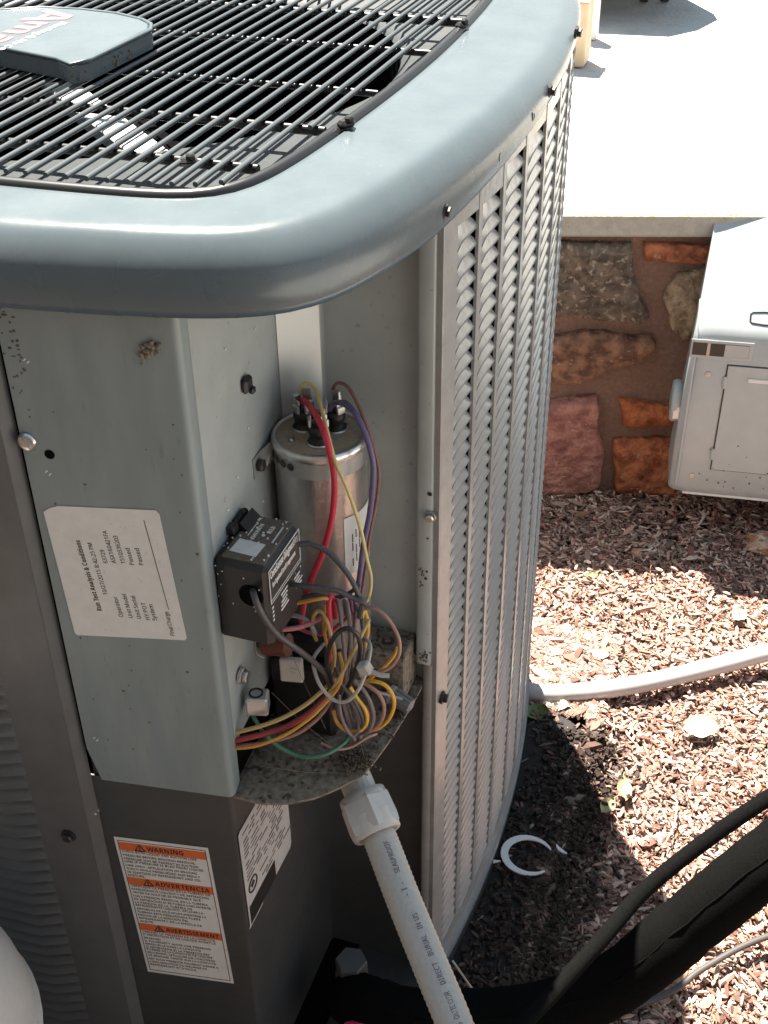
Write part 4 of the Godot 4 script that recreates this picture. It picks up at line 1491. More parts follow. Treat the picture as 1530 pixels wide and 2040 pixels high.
	mb.tube(smooth(v3s([-.056, .563, .117, -.05, .555, .1235, -.0415, .5465, .1265, -.0335, .5435, .127, -.026, .547, .127, -.019, .5575, .126, -.0155, .568, .121, -.017, .571, .108, -.024, .571, .088, -.045, .57, .082, -.054, .567, .092, -.058, .5655, .108, -.056, .563, .117]), 4), .0014, 7)
	obj("band", mb, M.tie, tie)
	mb = MB.new()
	mb.box(Vector3(-.0145, .577, .122), Vector3(.009, .009, .008), Basis(Vector3.BACK, .5), .0012)
	mb.tube([Vector3(-.0125, .576, .122), Vector3(-.003, .5735, .122), Vector3(.003, .573, .12)], .0018, 6)
	obj("head", mb, M.tie, tie)
	# --- grey wire nut at the shelf end
	mb = MB.new()
	var wb := Basis(Quaternion(Vector3.UP, Vector3(.9, -.12, .25).normalized()))
	for k in 1:
		mb.lathe([Vector2(.0085, 0), Vector2(.0082, .003), Vector2(.0066, .005), Vector2(.0052, .021), Vector2(.003, .022), Vector2(0, .022)], 16, Vector3(-.029, .4655, .03), wb, 0)
	for k in 10:
		var a := TAU * k / 10
		mb.tube([Vector3(-.029, .4655, .03) + wb * Vector3(cos(a) * .0072, .005, sin(a) * .0072), Vector3(-.029, .4655, .03) + wb * Vector3(cos(a) * .0054, .021, sin(a) * .0054)], .0009, 5)
	tag(obj("wire_nut", mb, mat(Color(.2, .2, .2), .5)), "ribbed grey wire nut poking out at the right end of the shelf", "wire nut")

func wires():
	wire("red_wire", "thick red wire arching off the capacitor terminals and down its front", W_RED, 0.002294, [-0.0932,0.7255,0.0250, -0.0876,0.7267,0.0300, -0.0755,0.7283,0.0450, -0.0642,0.7238,0.0580, -0.0577,0.7104,0.0640, -0.0547,0.6918,0.0660, -0.0563,0.6682,0.0660, -0.0606,0.6455,0.0660, -0.0674,0.6224,0.0660, -0.0755,0.6010,0.0660, -0.0822,0.5803,0.0660, -0.0850,0.5583,0.0700])
	wire("yellow_wire", "pale yellow wire looping high from the capacitor and down past its label", W_PALEY, 0.001364, [-0.0971,0.7266,0.0200, -0.0960,0.7333,0.0200, -0.0912,0.7369,0.0200, -0.0844,0.7343,0.0220, -0.0729,0.7312,0.0400, -0.0629,0.7223,0.0550, -0.0534,0.7064,0.0660, -0.0450,0.6921,0.0700, -0.0392,0.6745,0.0700, -0.0342,0.6542,0.0700, -0.0309,0.6330,0.0700, -0.0271,0.6173,0.0720, -0.0274,0.6035,0.0750, -0.0304,0.5948,0.0780, -0.0323,0.5803,0.0800])
	wire("brown_wire", "thin brown wire arching highest at the right of the capacitor", W_BROWN, 0.001364, [-0.0735,0.7239,0.0120, -0.0747,0.7307,0.0120, -0.0707,0.7362,0.0120, -0.0624,0.7350,0.0140, -0.0526,0.7246,0.0200, -0.0440,0.7112,0.0260, -0.0372,0.6940,0.0300, -0.0341,0.6789,0.0320, -0.0352,0.6605,0.0340, -0.0387,0.6389,0.0360, -0.0408,0.6184,0.0400, -0.0418,0.5984,0.0450, -0.0437,0.5778,0.0500, -0.0451,0.5618,0.0550])
	wire("purple_wire", "thick purple wire curving down the right side of the capacitor", W_PURP, 0.00217, [-0.0749,0.7157,0.0200, -0.0727,0.7230,0.0220, -0.0645,0.7285,0.0250, -0.0507,0.7292,0.0350, -0.0399,0.7171,0.0420, -0.0340,0.6995,0.0450, -0.0336,0.6835,0.0460, -0.0364,0.6550,0.0460, -0.0413,0.6262,0.0480, -0.0434,0.6040,0.0500, -0.0457,0.5812,0.0520, -0.0457,0.5607,0.0600])
	wire("blue_wire", "short dark blue wire behind the purple one at the capacitor top", W_BLUE, 0.001364, [-0.0736,0.7184,0.0080, -0.0667,0.7188,0.0080, -0.0569,0.7133,0.0120, -0.0480,0.7090,0.0200, -0.0398,0.6911,0.0260, -0.0387,0.6690,0.0280])
	wire("dark_wire", "dark grey wire leaving the top right of the black module in a long arch", W_DGREY, 0.001984, [-0.0673,0.6602,0.1050, -0.0607,0.6605,0.1020, -0.0495,0.6561,0.1000, -0.0396,0.6473,0.1000, -0.0311,0.6350,0.1000, -0.0262,0.6229,0.1000, -0.0234,0.6178,0.1000, -0.0268,0.6008,0.0980])
	wire("dark_wire", "dark grey wire leaving the lower right of the black module almost level", W_DGREY, 0.001984, [-0.0730,0.6323,0.1150, -0.0624,0.6332,0.1150, -0.0507,0.6321,0.1120, -0.0393,0.6297,0.1080, -0.0300,0.6228,0.1040, -0.0226,0.6191,0.1020, -0.0212,0.6156,0.1000])
	wire("dark_wire", "dark grey wire hanging from the round hole in the front of the black module", W_DGREY, 0.002232, [-0.0897,0.6423,0.1350, -0.0783,0.6538,0.1560, -0.0741,0.6482,0.1600, -0.0705,0.6352,0.1580, -0.0662,0.6192,0.1520, -0.0590,0.6051,0.1450, -0.0536,0.5891,0.1350, -0.0494,0.5724,0.1250, -0.0472,0.5548,0.1150, -0.0459,0.5374,0.1100])
	wire("grey_wire", "light grey wire passing under the black module", W_LGREY, 0.001736, [-0.0914,0.5891,0.1000, -0.0819,0.5907,0.1000, -0.0709,0.5907,0.1000, -0.0641,0.5864,0.1000, -0.0606,0.5784,0.1000])
	wire("pink_wire", "dusty pink wire below the grey one with a red spade terminal", W_PINK, 0.00186, [-0.0857,0.5926,0.1200, -0.0769,0.5924,0.1180, -0.0688,0.5899,0.1100, -0.0633,0.5876,0.1000, -0.0596,0.5848,0.0900])
	wire("orange_wire", "orange wire running level out of the round red cap", W_ORANGE, 0.001364, [-0.0775,0.6074,0.1080, -0.0693,0.6093,0.1060, -0.0585,0.6132,0.1040, -0.0513,0.6133,0.1000, -0.0497,0.6086,0.0980, -0.0522,0.5925,0.0960, -0.0561,0.5757,0.0940])
	wire("red_wire", "bright red wire bent over at the top of the bundle and hanging down", W_RED, 0.001922, [-0.0548,0.5751,0.0750, -0.0516,0.5999,0.0850, -0.0495,0.6122,0.0950, -0.0489,0.6080,0.1000, -0.0487,0.5943,0.1000, -0.0486,0.5778,0.1000, -0.0509,0.5579,0.1000, -0.0546,0.5353,0.0980])
	wire("tan_wire", "tan yellow wire in a small upright loop left of the red one", W_TAN, 0.001488, [-0.0645,0.5628,0.0900, -0.0649,0.5789,0.0950, -0.0610,0.5952,0.1000, -0.0557,0.6008,0.1000, -0.0505,0.5958,0.1020, -0.0467,0.5862,0.1050, -0.0429,0.5741,0.1080, -0.0442,0.5593,0.1080, -0.0508,0.5425,0.1050])
	wire("mauve_wire", "mauve grey wire hanging beside the bright red one", W_MAUVE, 0.001612, [-0.0550,0.5784,0.0700, -0.0488,0.6006,0.0850, -0.0439,0.5985,0.0920, -0.0417,0.5851,0.0950, -0.0397,0.5634,0.0970, -0.0392,0.5423,0.0980, -0.0444,0.5179,0.0950])
	wire("grey_wire", "grey wire bent over near the middle of the bundle top", W_GREY, 0.001674, [-0.0479,0.5754,0.0700, -0.0450,0.5972,0.0800, -0.0393,0.5989,0.0880, -0.0374,0.5846,0.0900, -0.0377,0.5629,0.0900, -0.0409,0.5348,0.0900, -0.0466,0.5057,0.0880])
	wire("grey_wire", "grey wire at the right of the bundle top beside the purple wire", W_GREY, 0.00155, [-0.0411,0.5938,0.0700, -0.0386,0.5865,0.0750, -0.0379,0.5740,0.0800, -0.0381,0.5578,0.0840, -0.0392,0.5343,0.0860, -0.0432,0.5075,0.0860])
	wire("pink_wire", "pink wire glimpsed behind the grey ones in the bundle", W_PINKD, 0.001612, [-0.0486,0.5842,0.0600, -0.0446,0.5779,0.0660, -0.0443,0.5642,0.0700, -0.0449,0.5476,0.0740, -0.0455,0.5307,0.0780])
	wire("yellow_wire", "bright yellow wire curving at the right edge of the bundle", W_YEL, 0.00155, [-0.0353,0.5944,0.0750, -0.0305,0.5871,0.0760, -0.0281,0.5750,0.0780, -0.0296,0.5617,0.0800, -0.0329,0.5453,0.0850, -0.0377,0.5332,0.0900])
	wire("dark_wire", "dark wire bowed along the right of the bundle", W_DGREY, 0.001488, [-0.0366,0.5957,0.0800, -0.0303,0.5886,0.0850, -0.0280,0.5736,0.0880, -0.0280,0.5583,0.0900, -0.0312,0.5436,0.0940, -0.0373,0.5242,0.0940])
	wire("black_wire", "glossy black wire coiled in an upright loop in front of the bundle", W_BLACK, 0.00186, [-0.0421,0.5199,0.1050, -0.0433,0.5434,0.1120, -0.0443,0.5664,0.1180, -0.0416,0.5857,0.1220, -0.0349,0.6030,0.1240, -0.0265,0.6116,0.1240, -0.0200,0.6073,0.1220, -0.0181,0.5943,0.1200, -0.0212,0.5769,0.1170, -0.0273,0.5573,0.1130, -0.0349,0.5359,0.1080, -0.0403,0.5144,0.1040])
	wire("brown_wire", "pinkish brown wire swung out in the widest loop at the right", W_PBROWN, 0.001488, [-0.0293,0.5973,0.0850, -0.0224,0.6004,0.0850, -0.0141,0.5975,0.0850, -0.0066,0.5883,0.0850, -0.0010,0.5773,0.0870, -0.0005,0.5656,0.0900, -0.0053,0.5569,0.0940, -0.0140,0.5515,0.0980, -0.0226,0.5493,0.1000])
	wire("orange_wire", "orange wire running up to the right under the wide brown loop", W_YEL, 0.00124, [-0.0275,0.5301,0.0900, -0.0205,0.5385,0.0880, -0.0120,0.5491,0.0860, -0.0060,0.5589,0.0840, -0.0039,0.5656,0.0820])
	wire("yellow_wire", "bright yellow wire in the rightmost loop below the tie", W_YEL, 0.001488, [-0.0307,0.5380,0.1000, -0.0200,0.5437,0.1000, -0.0095,0.5443,0.1000, -0.0027,0.5374,0.1000, -0.0008,0.5254,0.1000, -0.0049,0.5103,0.1000, -0.0129,0.4984,0.1000, -0.0211,0.4927,0.1000])
	wire("mauve_wire", "mauve wire loop just inside the rightmost yellow loop", W_PBROWN, 0.001488, [-0.0303,0.5447,0.1040, -0.0205,0.5436,0.1040, -0.0113,0.5374,0.1040, -0.0072,0.5256,0.1040, -0.0094,0.5111,0.1040, -0.0159,0.5002,0.1040, -0.0256,0.4921,0.1020])
	wire("mauve_wire", "mauve grey wire in the third loop from the right below the tie", W_MAUVE, 0.00155, [-0.0314,0.5481,0.1060, -0.0230,0.5407,0.1060, -0.0170,0.5284,0.1060, -0.0149,0.5138,0.1060, -0.0188,0.4997,0.1060, -0.0277,0.4902,0.1040])
	wire("orange_wire", "orange wire in the innermost loop below the tie", W_YEL, 0.00155, [-0.0312,0.5438,0.1100, -0.0256,0.5335,0.1100, -0.0196,0.5237,0.1100, -0.0187,0.5123,0.1100, -0.0240,0.5018,0.1100, -0.0321,0.4957,0.1080])
	wire("orange_wire", "dusty orange wire bent at the lower left of the loops", W_ORANGE, 0.001488, [-0.0451,0.5159,0.1100, -0.0423,0.5078,0.1120, -0.0377,0.5020,0.1120, -0.0313,0.4998,0.1120])
	wire("grey_wire", "grey wire drooping lowest of all the loops to the shelf", W_MAUVE, 0.001612, [-0.0391,0.5268,0.1060, -0.0365,0.5097,0.1060, -0.0333,0.4925,0.1050, -0.0300,0.4820,0.1040, -0.0274,0.4852,0.1020, -0.0301,0.5035,0.1000, -0.0328,0.5207,0.1000])
	wire("grey_wire", "grey wire hanging straight down the middle of the loops", W_GREY, 0.001674, [-0.0399,0.5222,0.1000, -0.0372,0.5065,0.1000, -0.0328,0.4921,0.1000, -0.0293,0.4966,0.0980, -0.0305,0.5145,0.0980])
	wire("dark_wire", "dark grey wire hanging at the left of the loops", W_DGREY, 0.001674, [-0.0474,0.5163,0.1000, -0.0471,0.5008,0.1000, -0.0425,0.4917,0.1000, -0.0374,0.4994,0.0980, -0.0392,0.5170,0.0980])
	wire("red_wire", "short red wire end between the loops", W_REDD, 0.00186, [-0.0367,0.5193,0.0940, -0.0308,0.5133,0.0940, -0.0249,0.5107,0.0960, -0.0227,0.5050,0.0980])
	wire("tan_wire", "tan wire sweeping down left from the tie, uppermost of its run", W_TAN, 0.001612, [-0.0465,0.5384,0.1000, -0.0518,0.5371,0.1150, -0.0599,0.5312,0.1250, -0.0730,0.5225,0.1330, -0.0874,0.5145,0.1380, -0.1001,0.5091,0.1420, -0.1138,0.5039,0.1460])
	wire("red_wire", "thick dull red wire sweeping down left below the tan one", W_REDD, 0.002232, [-0.0451,0.5338,0.1000, -0.0502,0.5289,0.1120, -0.0577,0.5216,0.1220, -0.0709,0.5121,0.1300, -0.0848,0.5057,0.1360, -0.0987,0.5018,0.1420, -0.1149,0.4962,0.1470])
	wire("orange_wire", "thin orange wire sweeping down left, lowest of its run", W_ORANGE, 0.001302, [-0.0375,0.5766,0.1120, -0.0337,0.5644,0.1160, -0.0369,0.5492,0.1180, -0.0452,0.5354,0.1220, -0.0551,0.5237,0.1300, -0.0705,0.5092,0.1360, -0.0867,0.4994,0.1420, -0.0995,0.4944,0.1460, -0.1144,0.4914,0.1490])
	wire("brown_wire", "brown wire sweeping down left behind the red one", W_PBROWN, 0.001612, [-0.0470,0.5267,0.1000, -0.0516,0.5146,0.1080, -0.0589,0.5053,0.1160, -0.0702,0.4968,0.1240, -0.0855,0.4922,0.1320, -0.1026,0.4902,0.1400, -0.1162,0.4886,0.1440])
	wire("green_wire", "green earth wire drooping across the shelf from the metal lug", W_GREEN, 0.001674, [-0.1044,0.5143,0.1280, -0.0996,0.5107,0.1320, -0.0915,0.5035,0.1360, -0.0824,0.4939,0.1360, -0.0688,0.4858,0.1340, -0.0555,0.4851,0.1320, -0.0441,0.4862,0.1250, -0.0370,0.4864,0.1120, -0.0359,0.4870,0.1040])
	wire("grey_wire", "grey wire crossing behind the tie to the right end of the shelf", W_GREY, 0.001426, [-0.0491,0.5381,0.0700, -0.0375,0.5227,0.0750, -0.0256,0.5107,0.0750, -0.0188,0.4940,0.0600, -0.0152,0.4733,0.0400])
	wire("dark_wire", "dark wire crossing the loops from upper left to lower right", W_DGREY, 0.001426, [-0.0411,0.5612,0.1120, -0.0350,0.5486,0.1150, -0.0264,0.5363,0.1150, -0.0217,0.5208,0.1130, -0.0224,0.5049,0.1100, -0.0302,0.4943,0.1080])
	wire("mauve_wire", "mauve grey wire in a small loop at the bottom of the bundle", W_MAUVE, 0.001364, [-0.0389,0.5348,0.1120, -0.0375,0.5203,0.1150, -0.0336,0.5041,0.1140, -0.0290,0.4964,0.1120, -0.0248,0.5042,0.1100, -0.0276,0.5169,0.1080, -0.0335,0.5285,0.1060])
	wire("tan_wire", "tan wire slanting across the front of the bundle", W_TAN, 0.001364, [-0.0245,0.5887,0.0850, -0.0241,0.5882,0.1000, -0.0251,0.5848,0.1120, -0.0300,0.5719,0.1180, -0.0375,0.5539,0.1180, -0.0455,0.5379,0.1160])
	wire("orange_wire", "orange wire standing behind the bright red one", W_ORANGE, 0.001364, [-0.0580,0.5940,0.0850, -0.0577,0.5839,0.0900, -0.0555,0.5710,0.0940, -0.0506,0.5546,0.0960, -0.0465,0.5384,0.0960])
	wire("pink_wire", "pink wire sagging behind the small tan loop", W_PINKD, 0.001364, [-0.0777,0.5704,0.0900, -0.0692,0.5663,0.0880, -0.0588,0.5658,0.0840, -0.0481,0.5761,0.0800, -0.0399,0.5852,0.0780])
	wire("dark_wire", "black wire sagging under the capacitor toward the module", W_DGREY, 0.001736, [-0.0879,0.5795,0.0700, -0.0733,0.5880,0.0700, -0.0611,0.5847,0.0660, -0.0485,0.5896,0.0620, -0.0411,0.5980,0.0600])
	wire("brown_wire", "thin brown wire lying on the shelf below the loops", W_PBROWN, 0.001116, [-0.0520,0.4893,0.1200, -0.0408,0.4846,0.1180, -0.0318,0.4819,0.1100, -0.0232,0.4846,0.1000, -0.0187,0.4807,0.0900])

func lines_and_conduit():
	var rng := RandomNumberGenerator.new()
	rng.seed = 14
	# --- flexible conduit
	var cd := thing("conduit", "pale grey printed conduit with hexagonal nut coming out under the shelf", "conduit")
	var path := smooth(v3s([-.0205, .407, .1055, -.006, .396, .1195, .0213, .3797, .1506, .0531, .3655, .187, .0856, .3502, .2236, .125, .32, .268, .165, .25, .305, .185, .13, .325, .19, .0, .33]), 22)
	var mb := MB.new()
	var rr := []
	for i in path.size(): rr.append(.0134 + (.0003 if i % 2 == 0 else -.0002))
	mb.tube(path, rr, 20)
	obj("jacket", mb, M.pvc, cd)
	var d: Vector3 = (path[30] - path[0]).normalized()
	var nb := Basis(Quaternion(Vector3.UP, d))
	mb = MB.new()
	mb.lathe([Vector2(.0, -.05), Vector2(.0135, -.05), Vector2(.0135, -.012), Vector2(.0, -.012)], 20, path[0], nb, 0)
	obj("stub", mb, M.nut, cd)
	mb = MB.new()
	mb.lathe([Vector2(.014, -.018), Vector2(.0185, -.0165), Vector2(.0215, -.012), Vector2(.0222, .006), Vector2(.0215, .0125), Vector2(.0175, .0145), Vector2(.0145, .0145), Vector2(.0142, .006)], 6, path[0] + d * .002, nb * Basis(Vector3.UP, .35), 0)
	mb.lathe([Vector2(.0, -.0182), Vector2(.019, -.0182), Vector2(.0195, -.012)], 24, path[0] + d * .002, nb)
	mb.lathe([Vector2(.0196, .0), Vector2(.0196, .0152), Vector2(.0185, .0165), Vector2(.0148, .0165), Vector2(.0146, .01)], 28, path[0] + d * .002, nb)
	obj("hex_nut", mb, M.nut, cd)
	var cam_at := Vector3(.214, 1.157, .719)
	for q in [["SEALPROOF", .027, .026], ["- I -", .063, .011], ["IN US", .088, .0125], ["BURIAL", .106, .016], ["DIRECT", .126, .017], ["OUTDOOR", .147, .02], ["RES", .171, .009], ["SUNLIGHT", .184, .023]]:
		# distance of its start (lower end) from the nut, along the conduit
		var acc := 0.0
		var i := 0
		while i < path.size() - 2 and acc < q[1] + q[2]:
			acc += path[i].distance_to(path[i + 1])
			i += 1
		var p: Vector3 = path[i]
		var j := i
		while j > 0 and path[j].distance_to(p) < q[2]: j -= 1
		var dir: Vector3 = (path[j] - p).normalized()
		# the print runs along the upper side of the hose, a little to the right
		var n := Vector3(.45, 1.0, .5)
		n = (n - dir * n.dot(dir)).normalized()
		var bs := Basis(dir, n.cross(dir).normalized(), n)
		write(cd, q[0], .0042, p + n * .0136 - bs.y * .0021, bs, M.inkgrey, q[2], false, "lettering", 3.0)
	# --- insulated suction line and its neighbours
	var ip := thing("insulated_pipe", "thick black foam-covered pipe curving off to the lower right", "pipe")
	var sp := smooth(v3s([-.055, .1, .075, -.035, .118, .088, .01, .135, .098, .07, .15, .09, .13, .17, .075, .185, .21, .055, .235, .28, .03, .285, .345, .0, .345, .4, -.04, .42, .44, -.09, .6, .47, -.2]), 8)
	mb = MB.new()
	var sr := []
	for i in sp.size(): sr.append(.0262 + rng.randfn(0, .00035))
	mb.tube(sp, sr, 22)
	obj("foam_sleeve", mb, M.foam, ip)
	# the glued slit along the sleeve, slightly open
	mb = MB.new()
	var slit := []
	for i in range(8, sp.size() - 1):
		var dr: Vector3 = (sp[i + 1] - sp[i - 1]).normalized()
		var nn := Vector3(-.1, 1, .75)
		nn = (nn - dr * nn.dot(dr)).normalized()
		slit.append(sp[i] + nn * .0258 + dr.cross(nn) * (.0006 * sin(i * 1.7)))
	mb.tube(slit, .0011, 5)
	obj("slit", mb, M.foam, ip)
	mb = MB.new()
	mb.tube(smooth(v3s([.09, .3, .3, .1287, .3594, .2273, .1482, .3671, .1887, .1744, .382, .1424, .2046, .4014, .0913, .2729, .4422, .0238, .35, .46, -.05, .5, .47, -.16]), 5), .0062, 10)
	tag(obj("thin_pipe", mb, M.foam), "thin black pipe crossing above the thick foam-covered one", "pipe")
	mb = MB.new()
	mb.tube(smooth(v3s([.02, .035, .03, .09, .026, .02, .1651, .024, -.025, .2327, .026, -.0795, .2636, .03, -.1179, .3251, .034, -.1773, .45, .03, -.26, .6, .03, -.3]), 6), .0036, 8)
	tag(obj("low_voltage_cable", mb, mat(Color(.07, .062, .06), .6)), "thin grey-brown cable lying on the mulch at the bottom right", "cable")
	# --- service valves in the recess
	var vv := thing("service_valve", "dark capped service valve in the recess below the shelf", "valve", Vector3(-.0605, .052, .06))
	mb = MB.new()
	mb.lathe([Vector2(.0, .0), Vector2(.015, .0), Vector2(.015, .05), Vector2(.011, .056), Vector2(.011, .06)], 16, Vector3.ZERO, Basis(), 0)
	mb.tube([Vector3(0, .025, 0), Vector3(.02, .035, .012)], .012, 12)
	obj("body", mb, M.charcoal2, vv)
	mb = MB.new()
	mb.lathe([Vector2(.013, .058), Vector2(.0155, .06), Vector2(.0155, .083), Vector2(.0145, .0855), Vector2(0, .086)], 6, Vector3.ZERO, Basis(Vector3.UP, .2), 0)
	mb.lathe([Vector2(.0158, .06), Vector2(.0158, .066), Vector2(.013, .067)], 20, Vector3.ZERO)
	obj("cap", mb, M.charcoal2, vv)
	mb = MB.new()
	mb.lathe([Vector2(.0, -.004), Vector2(.0075, -.004), Vector2(.0085, .0), Vector2(.0085, .014), Vector2(.0065, .017), Vector2(0, .0175)], 18, Vector3.ZERO, Basis(), 0)
	var pc := obj("valve_cap", mb, mat(Color(.45, .02, .09), .35))
	pc.position = Vector3(-.0115, .232, .185)
	pc.rotation = Vector3(.5, 0, -.9)
	tag(pc, "small crimson cap at the bottom edge below the dark valve", "cap")
	# --- pale gas cylinder, bottom left
	var gc := thing("gas_cylinder", "pale grey metal cylinder with domed top at the lower left corner", "cylinder", Vector3(-.316, 0, .372))
	mb = MB.new()
	var pr := [Vector2(.118, .02), Vector2(.12, .03)]
	for i in 15:
		var a := i / 14.0 * PI / 2
		pr.append(Vector2(.04 + .083 * cos(a), .33 + .112 * sin(a)))
	pr.append(Vector2(0, .443))
	mb.lathe(pr, 48, Vector3.ZERO)
	obj("shell", mb, M.nut, gc)
	mb = MB.new()
	mb.lathe([Vector2(.123, .318), Vector2(.1255, .319), Vector2(.1262, .326), Vector2(.1245, .331), Vector2(.1225, .332)], 48, Vector3.ZERO)
	obj("seam", mb, M.nut, gc)
	# --- grey hose on the mulch
	mb = MB.new()
	var hp := smooth(v3s([-.3, .03, -.5, -.15, .027, -.468, -.0109, .028, -.4682, .0527, .029, -.4863, .1139, .031, -.5169, .1746, .034, -.5555, .2357, .037, -.5989, .2853, .038, -.6368, .4, .036, -.72, .62, .03, -.82]), 26)
	var hr := []
	for i in hp.size(): hr.append(.0122 + (.0004 if i % 2 == 0 else -.0004))
	mb.tube(hp, hr, 14)
	tag(obj("garden_hose", mb, M.hose), "pale grey ribbed hose lying across the sunlit mulch", "hose")

# ---------------------------------------------------------------- wall-hung cabinet on the right
func cabinet():
	var c := thing("wall_cabinet", "pale grey plastic cabinet with inset door hanging on the stone wall", "cabinet", Vector3(.103, .09, -.9025))
	c.rotation.y = .138
	c.scale = Vector3(1.06, 1.06, .86)
	var prof := [Vector2(-.17, 0), Vector2(-.02, 0), Vector2(-.006, .0035), Vector2(0, .016), Vector2(0, .12), Vector2(0, .249), Vector2(-.004, .259), Vector2(-.012, .268), Vector2(-.08, .322), Vector2(-.165, .395), Vector2(-.17, .398), Vector2(-.175, .39)]
	var ctr := Vector2(-.085, .19)
	var st := [[0.0, .86], [.002, .91], [.006, .955], [.012, .984], [.02, .997], [.028, 1.0], [.4, 1.0], [.408, .99], [.416, .93], [.418, .86]]
	var mb := MB.new()
	var n := prof.size()
	for i in st.size() - 1:
		for k in n:
			var j := (k + 1) % n
			var P = func(s, q): 
				var r: Vector2 = ctr + (q - ctr) * Vector2(lerpf(1, s[1], .9), lerpf(1, s[1], .1))
				return Vector3(s[0] + (maxf(0.0, r.y - .2) * .1 if s[0] < .1 else 0.0), r.y, r.x)
			var a: Vector3 = P.call(st[i], prof[k])
			var b: Vector3 = P.call(st[i], prof[j])
			var e: Vector3 = P.call(st[i + 1], prof[j])
			var f: Vector3 = P.call(st[i + 1], prof[k])
			var m := (a + b + e + f) * .25 - Vector3(.2, ctr.y, ctr.x)
			var nn = (b - a).cross(f - a)
			if nn.length() < 1e-12: nn = m
			if nn.dot(Vector3(m.x * (1.0 if i < 5 or i > 5 else 0.0), m.y, m.z)) < 0: nn = -nn
			mb.quad(a, b, e, f, nn, 1)
	for e in [0, st.size() - 1]:
		for k in range(1, n - 1):
			var P2 = func(q): 
				var r: Vector2 = ctr + (q - ctr) * Vector2(lerpf(1, st[e][1], .9), lerpf(1, st[e][1], .1))
				return Vector3(st[e][0] + (maxf(0.0, r.y - .2) * .1 if st[e][0] < .1 else 0.0), r.y, r.x)
			mb.tri(P2.call(prof[0]), P2.call(prof[k]), P2.call(prof[k + 1]), Vector3(-1 if e == 0 else 1, 0, 0))
	obj("housing", mb, M.cabinet, c)
	# a raised seam along the left end
	mb = MB.new()
	mb.tube([Vector3(.009, .018, -.0005), Vector3(.009, .24, -.0005), Vector3(.009, .255, -.006), Vector3(.009, .29, -.05)], .0022, 6)
	obj("seam_bead", mb, M.cabinet, c)
	mb = MB.new()
	mb.box(Vector3(.2, .0015, -.01), Vector3(.36, .004, .012), Basis(), .0015)
	obj("bottom_lip", mb, M.white, c)
	mb = MB.new()
	mb.box(Vector3(.15, .1325, .0004), Vector3(.194, .169, .0012))
	obj("door_gap", mb, M.rodblack, c)
	mb = MB.new()
	mb.box(Vector3(.1505, .132, .0012), Vector3(.191, .1665, .0016), Basis(), .0006)
	var door := obj("door", mb, M.cabinet, c)
	mb = MB.new()
	mb.box(Vector3(.1, .196, .003), Vector3(.034, .006, .003), Basis(), .0012)
	obj("door_pull", mb, M.white, door)
	mb = MB.new()
	mb.box(Vector3(.043, .2375, .0004), Vector3(.082, .0275, .0016), Basis(), .0005)
	obj("window_frame", mb, M.cabinet, c)
	mb = MB.new()
	mb.box(Vector3(.0255, .2375, .0014), Vector3(.042, .0185, .0008))
	mb.box(Vector3(.0625, .2375, .00135), Vector3(.032, .0185, .0007))
	var win := obj("window", mb, mat(Color(.012, .014, .014), .15), c)
	mb = MB.new()
	mb.box(Vector3(.0255, .2375, .0019), Vector3(.004, .0185, .0006))
	obj("window_bar", mb, M.zinc, win)
	mb = MB.new()
	mb.box(Vector3(.0625, .2375, .0019), Vector3(.0315, .0178, .0006))
	obj("window_blind", mb, mat(Color(.4, .42, .42), .4), win)
	for q in [[.0535, .19], [.0535, .075]]:
		mb = MB.new()
		mb.box(Vector3(q[0], q[1], .0018), Vector3(.006, .018, .0026), Basis(), .001)
		mb.tube([Vector3(q[0], q[1] - .009, .0026), Vector3(q[0], q[1] + .009, .0026)], .0018, 8)
		obj("hinge", mb, M.cabinet, door)
	for q in [[.03, .035], [.03, .2], [.27, .035]]:
		mb = MB.new()
		mb.lathe([Vector2(.0042, 0), Vector2(.0038, .0012), Vector2(.001, .0014), Vector2(.001, .0004), Vector2(0, .0004)], 14, Vector3(q[0], q[1], .0001), Basis(Quaternion(Vector3.UP, Vector3.BACK)), 0)
		obj("screw", mb, M.zinc, c)
	# recessed grip on the slope
	var gb := Basis(Vector3.RIGHT, -.9)
	mb = MB.new()
	var loop := []
	for k in 24:
		var a := TAU * k / 24
		loop.append(Vector3(.13, .2785, -.0245) + gb * Vector3(clampf(cos(a) * 1.35, -1, 1) * .055 + .02 * sin(a) * 0, clampf(sin(a) * 1.2, -1, 1) * .010, .0))
	mb.tube(loop, .0011, 5, true)
	obj("grip_outline", mb, M.rodblack, c)
	mb = MB.new()
	var kb := Basis(Vector3.BACK, PI / 2)
	mb.lathe([Vector2(.027, -.004), Vector2(.031, .001), Vector2(.0315, .007), Vector2(.029, .0105), Vector2(.01, .012), Vector2(.009, .008), Vector2(0, .008)], 28, Vector3(-.001, .135, -.045), kb)
	var kn := obj("knob", mb, M.cabinet, c)
	mb = MB.new()
	mb.box(Vector3(-.002, .128, -.018), Vector3(.016, .022, .008), Basis(), .002)
	obj("latch", mb, M.alu, kn)
	var rng := RandomNumberGenerator.new()
	rng.seed = 41
	mb = MB.new()
	for i in 40:
		mb.box(Vector3(rng.randf_range(.03, .25), .02 + absf(rng.randfn(0, .03)), .0022), Vector3(rng.randf_range(.0008, .003), rng.randf_range(.0008, .002), .0006), Basis(Vector3.BACK, rng.randf() * 3))
	tag(obj("dirt_specks", mb, M.debris, c), "", "", "", "stuff")

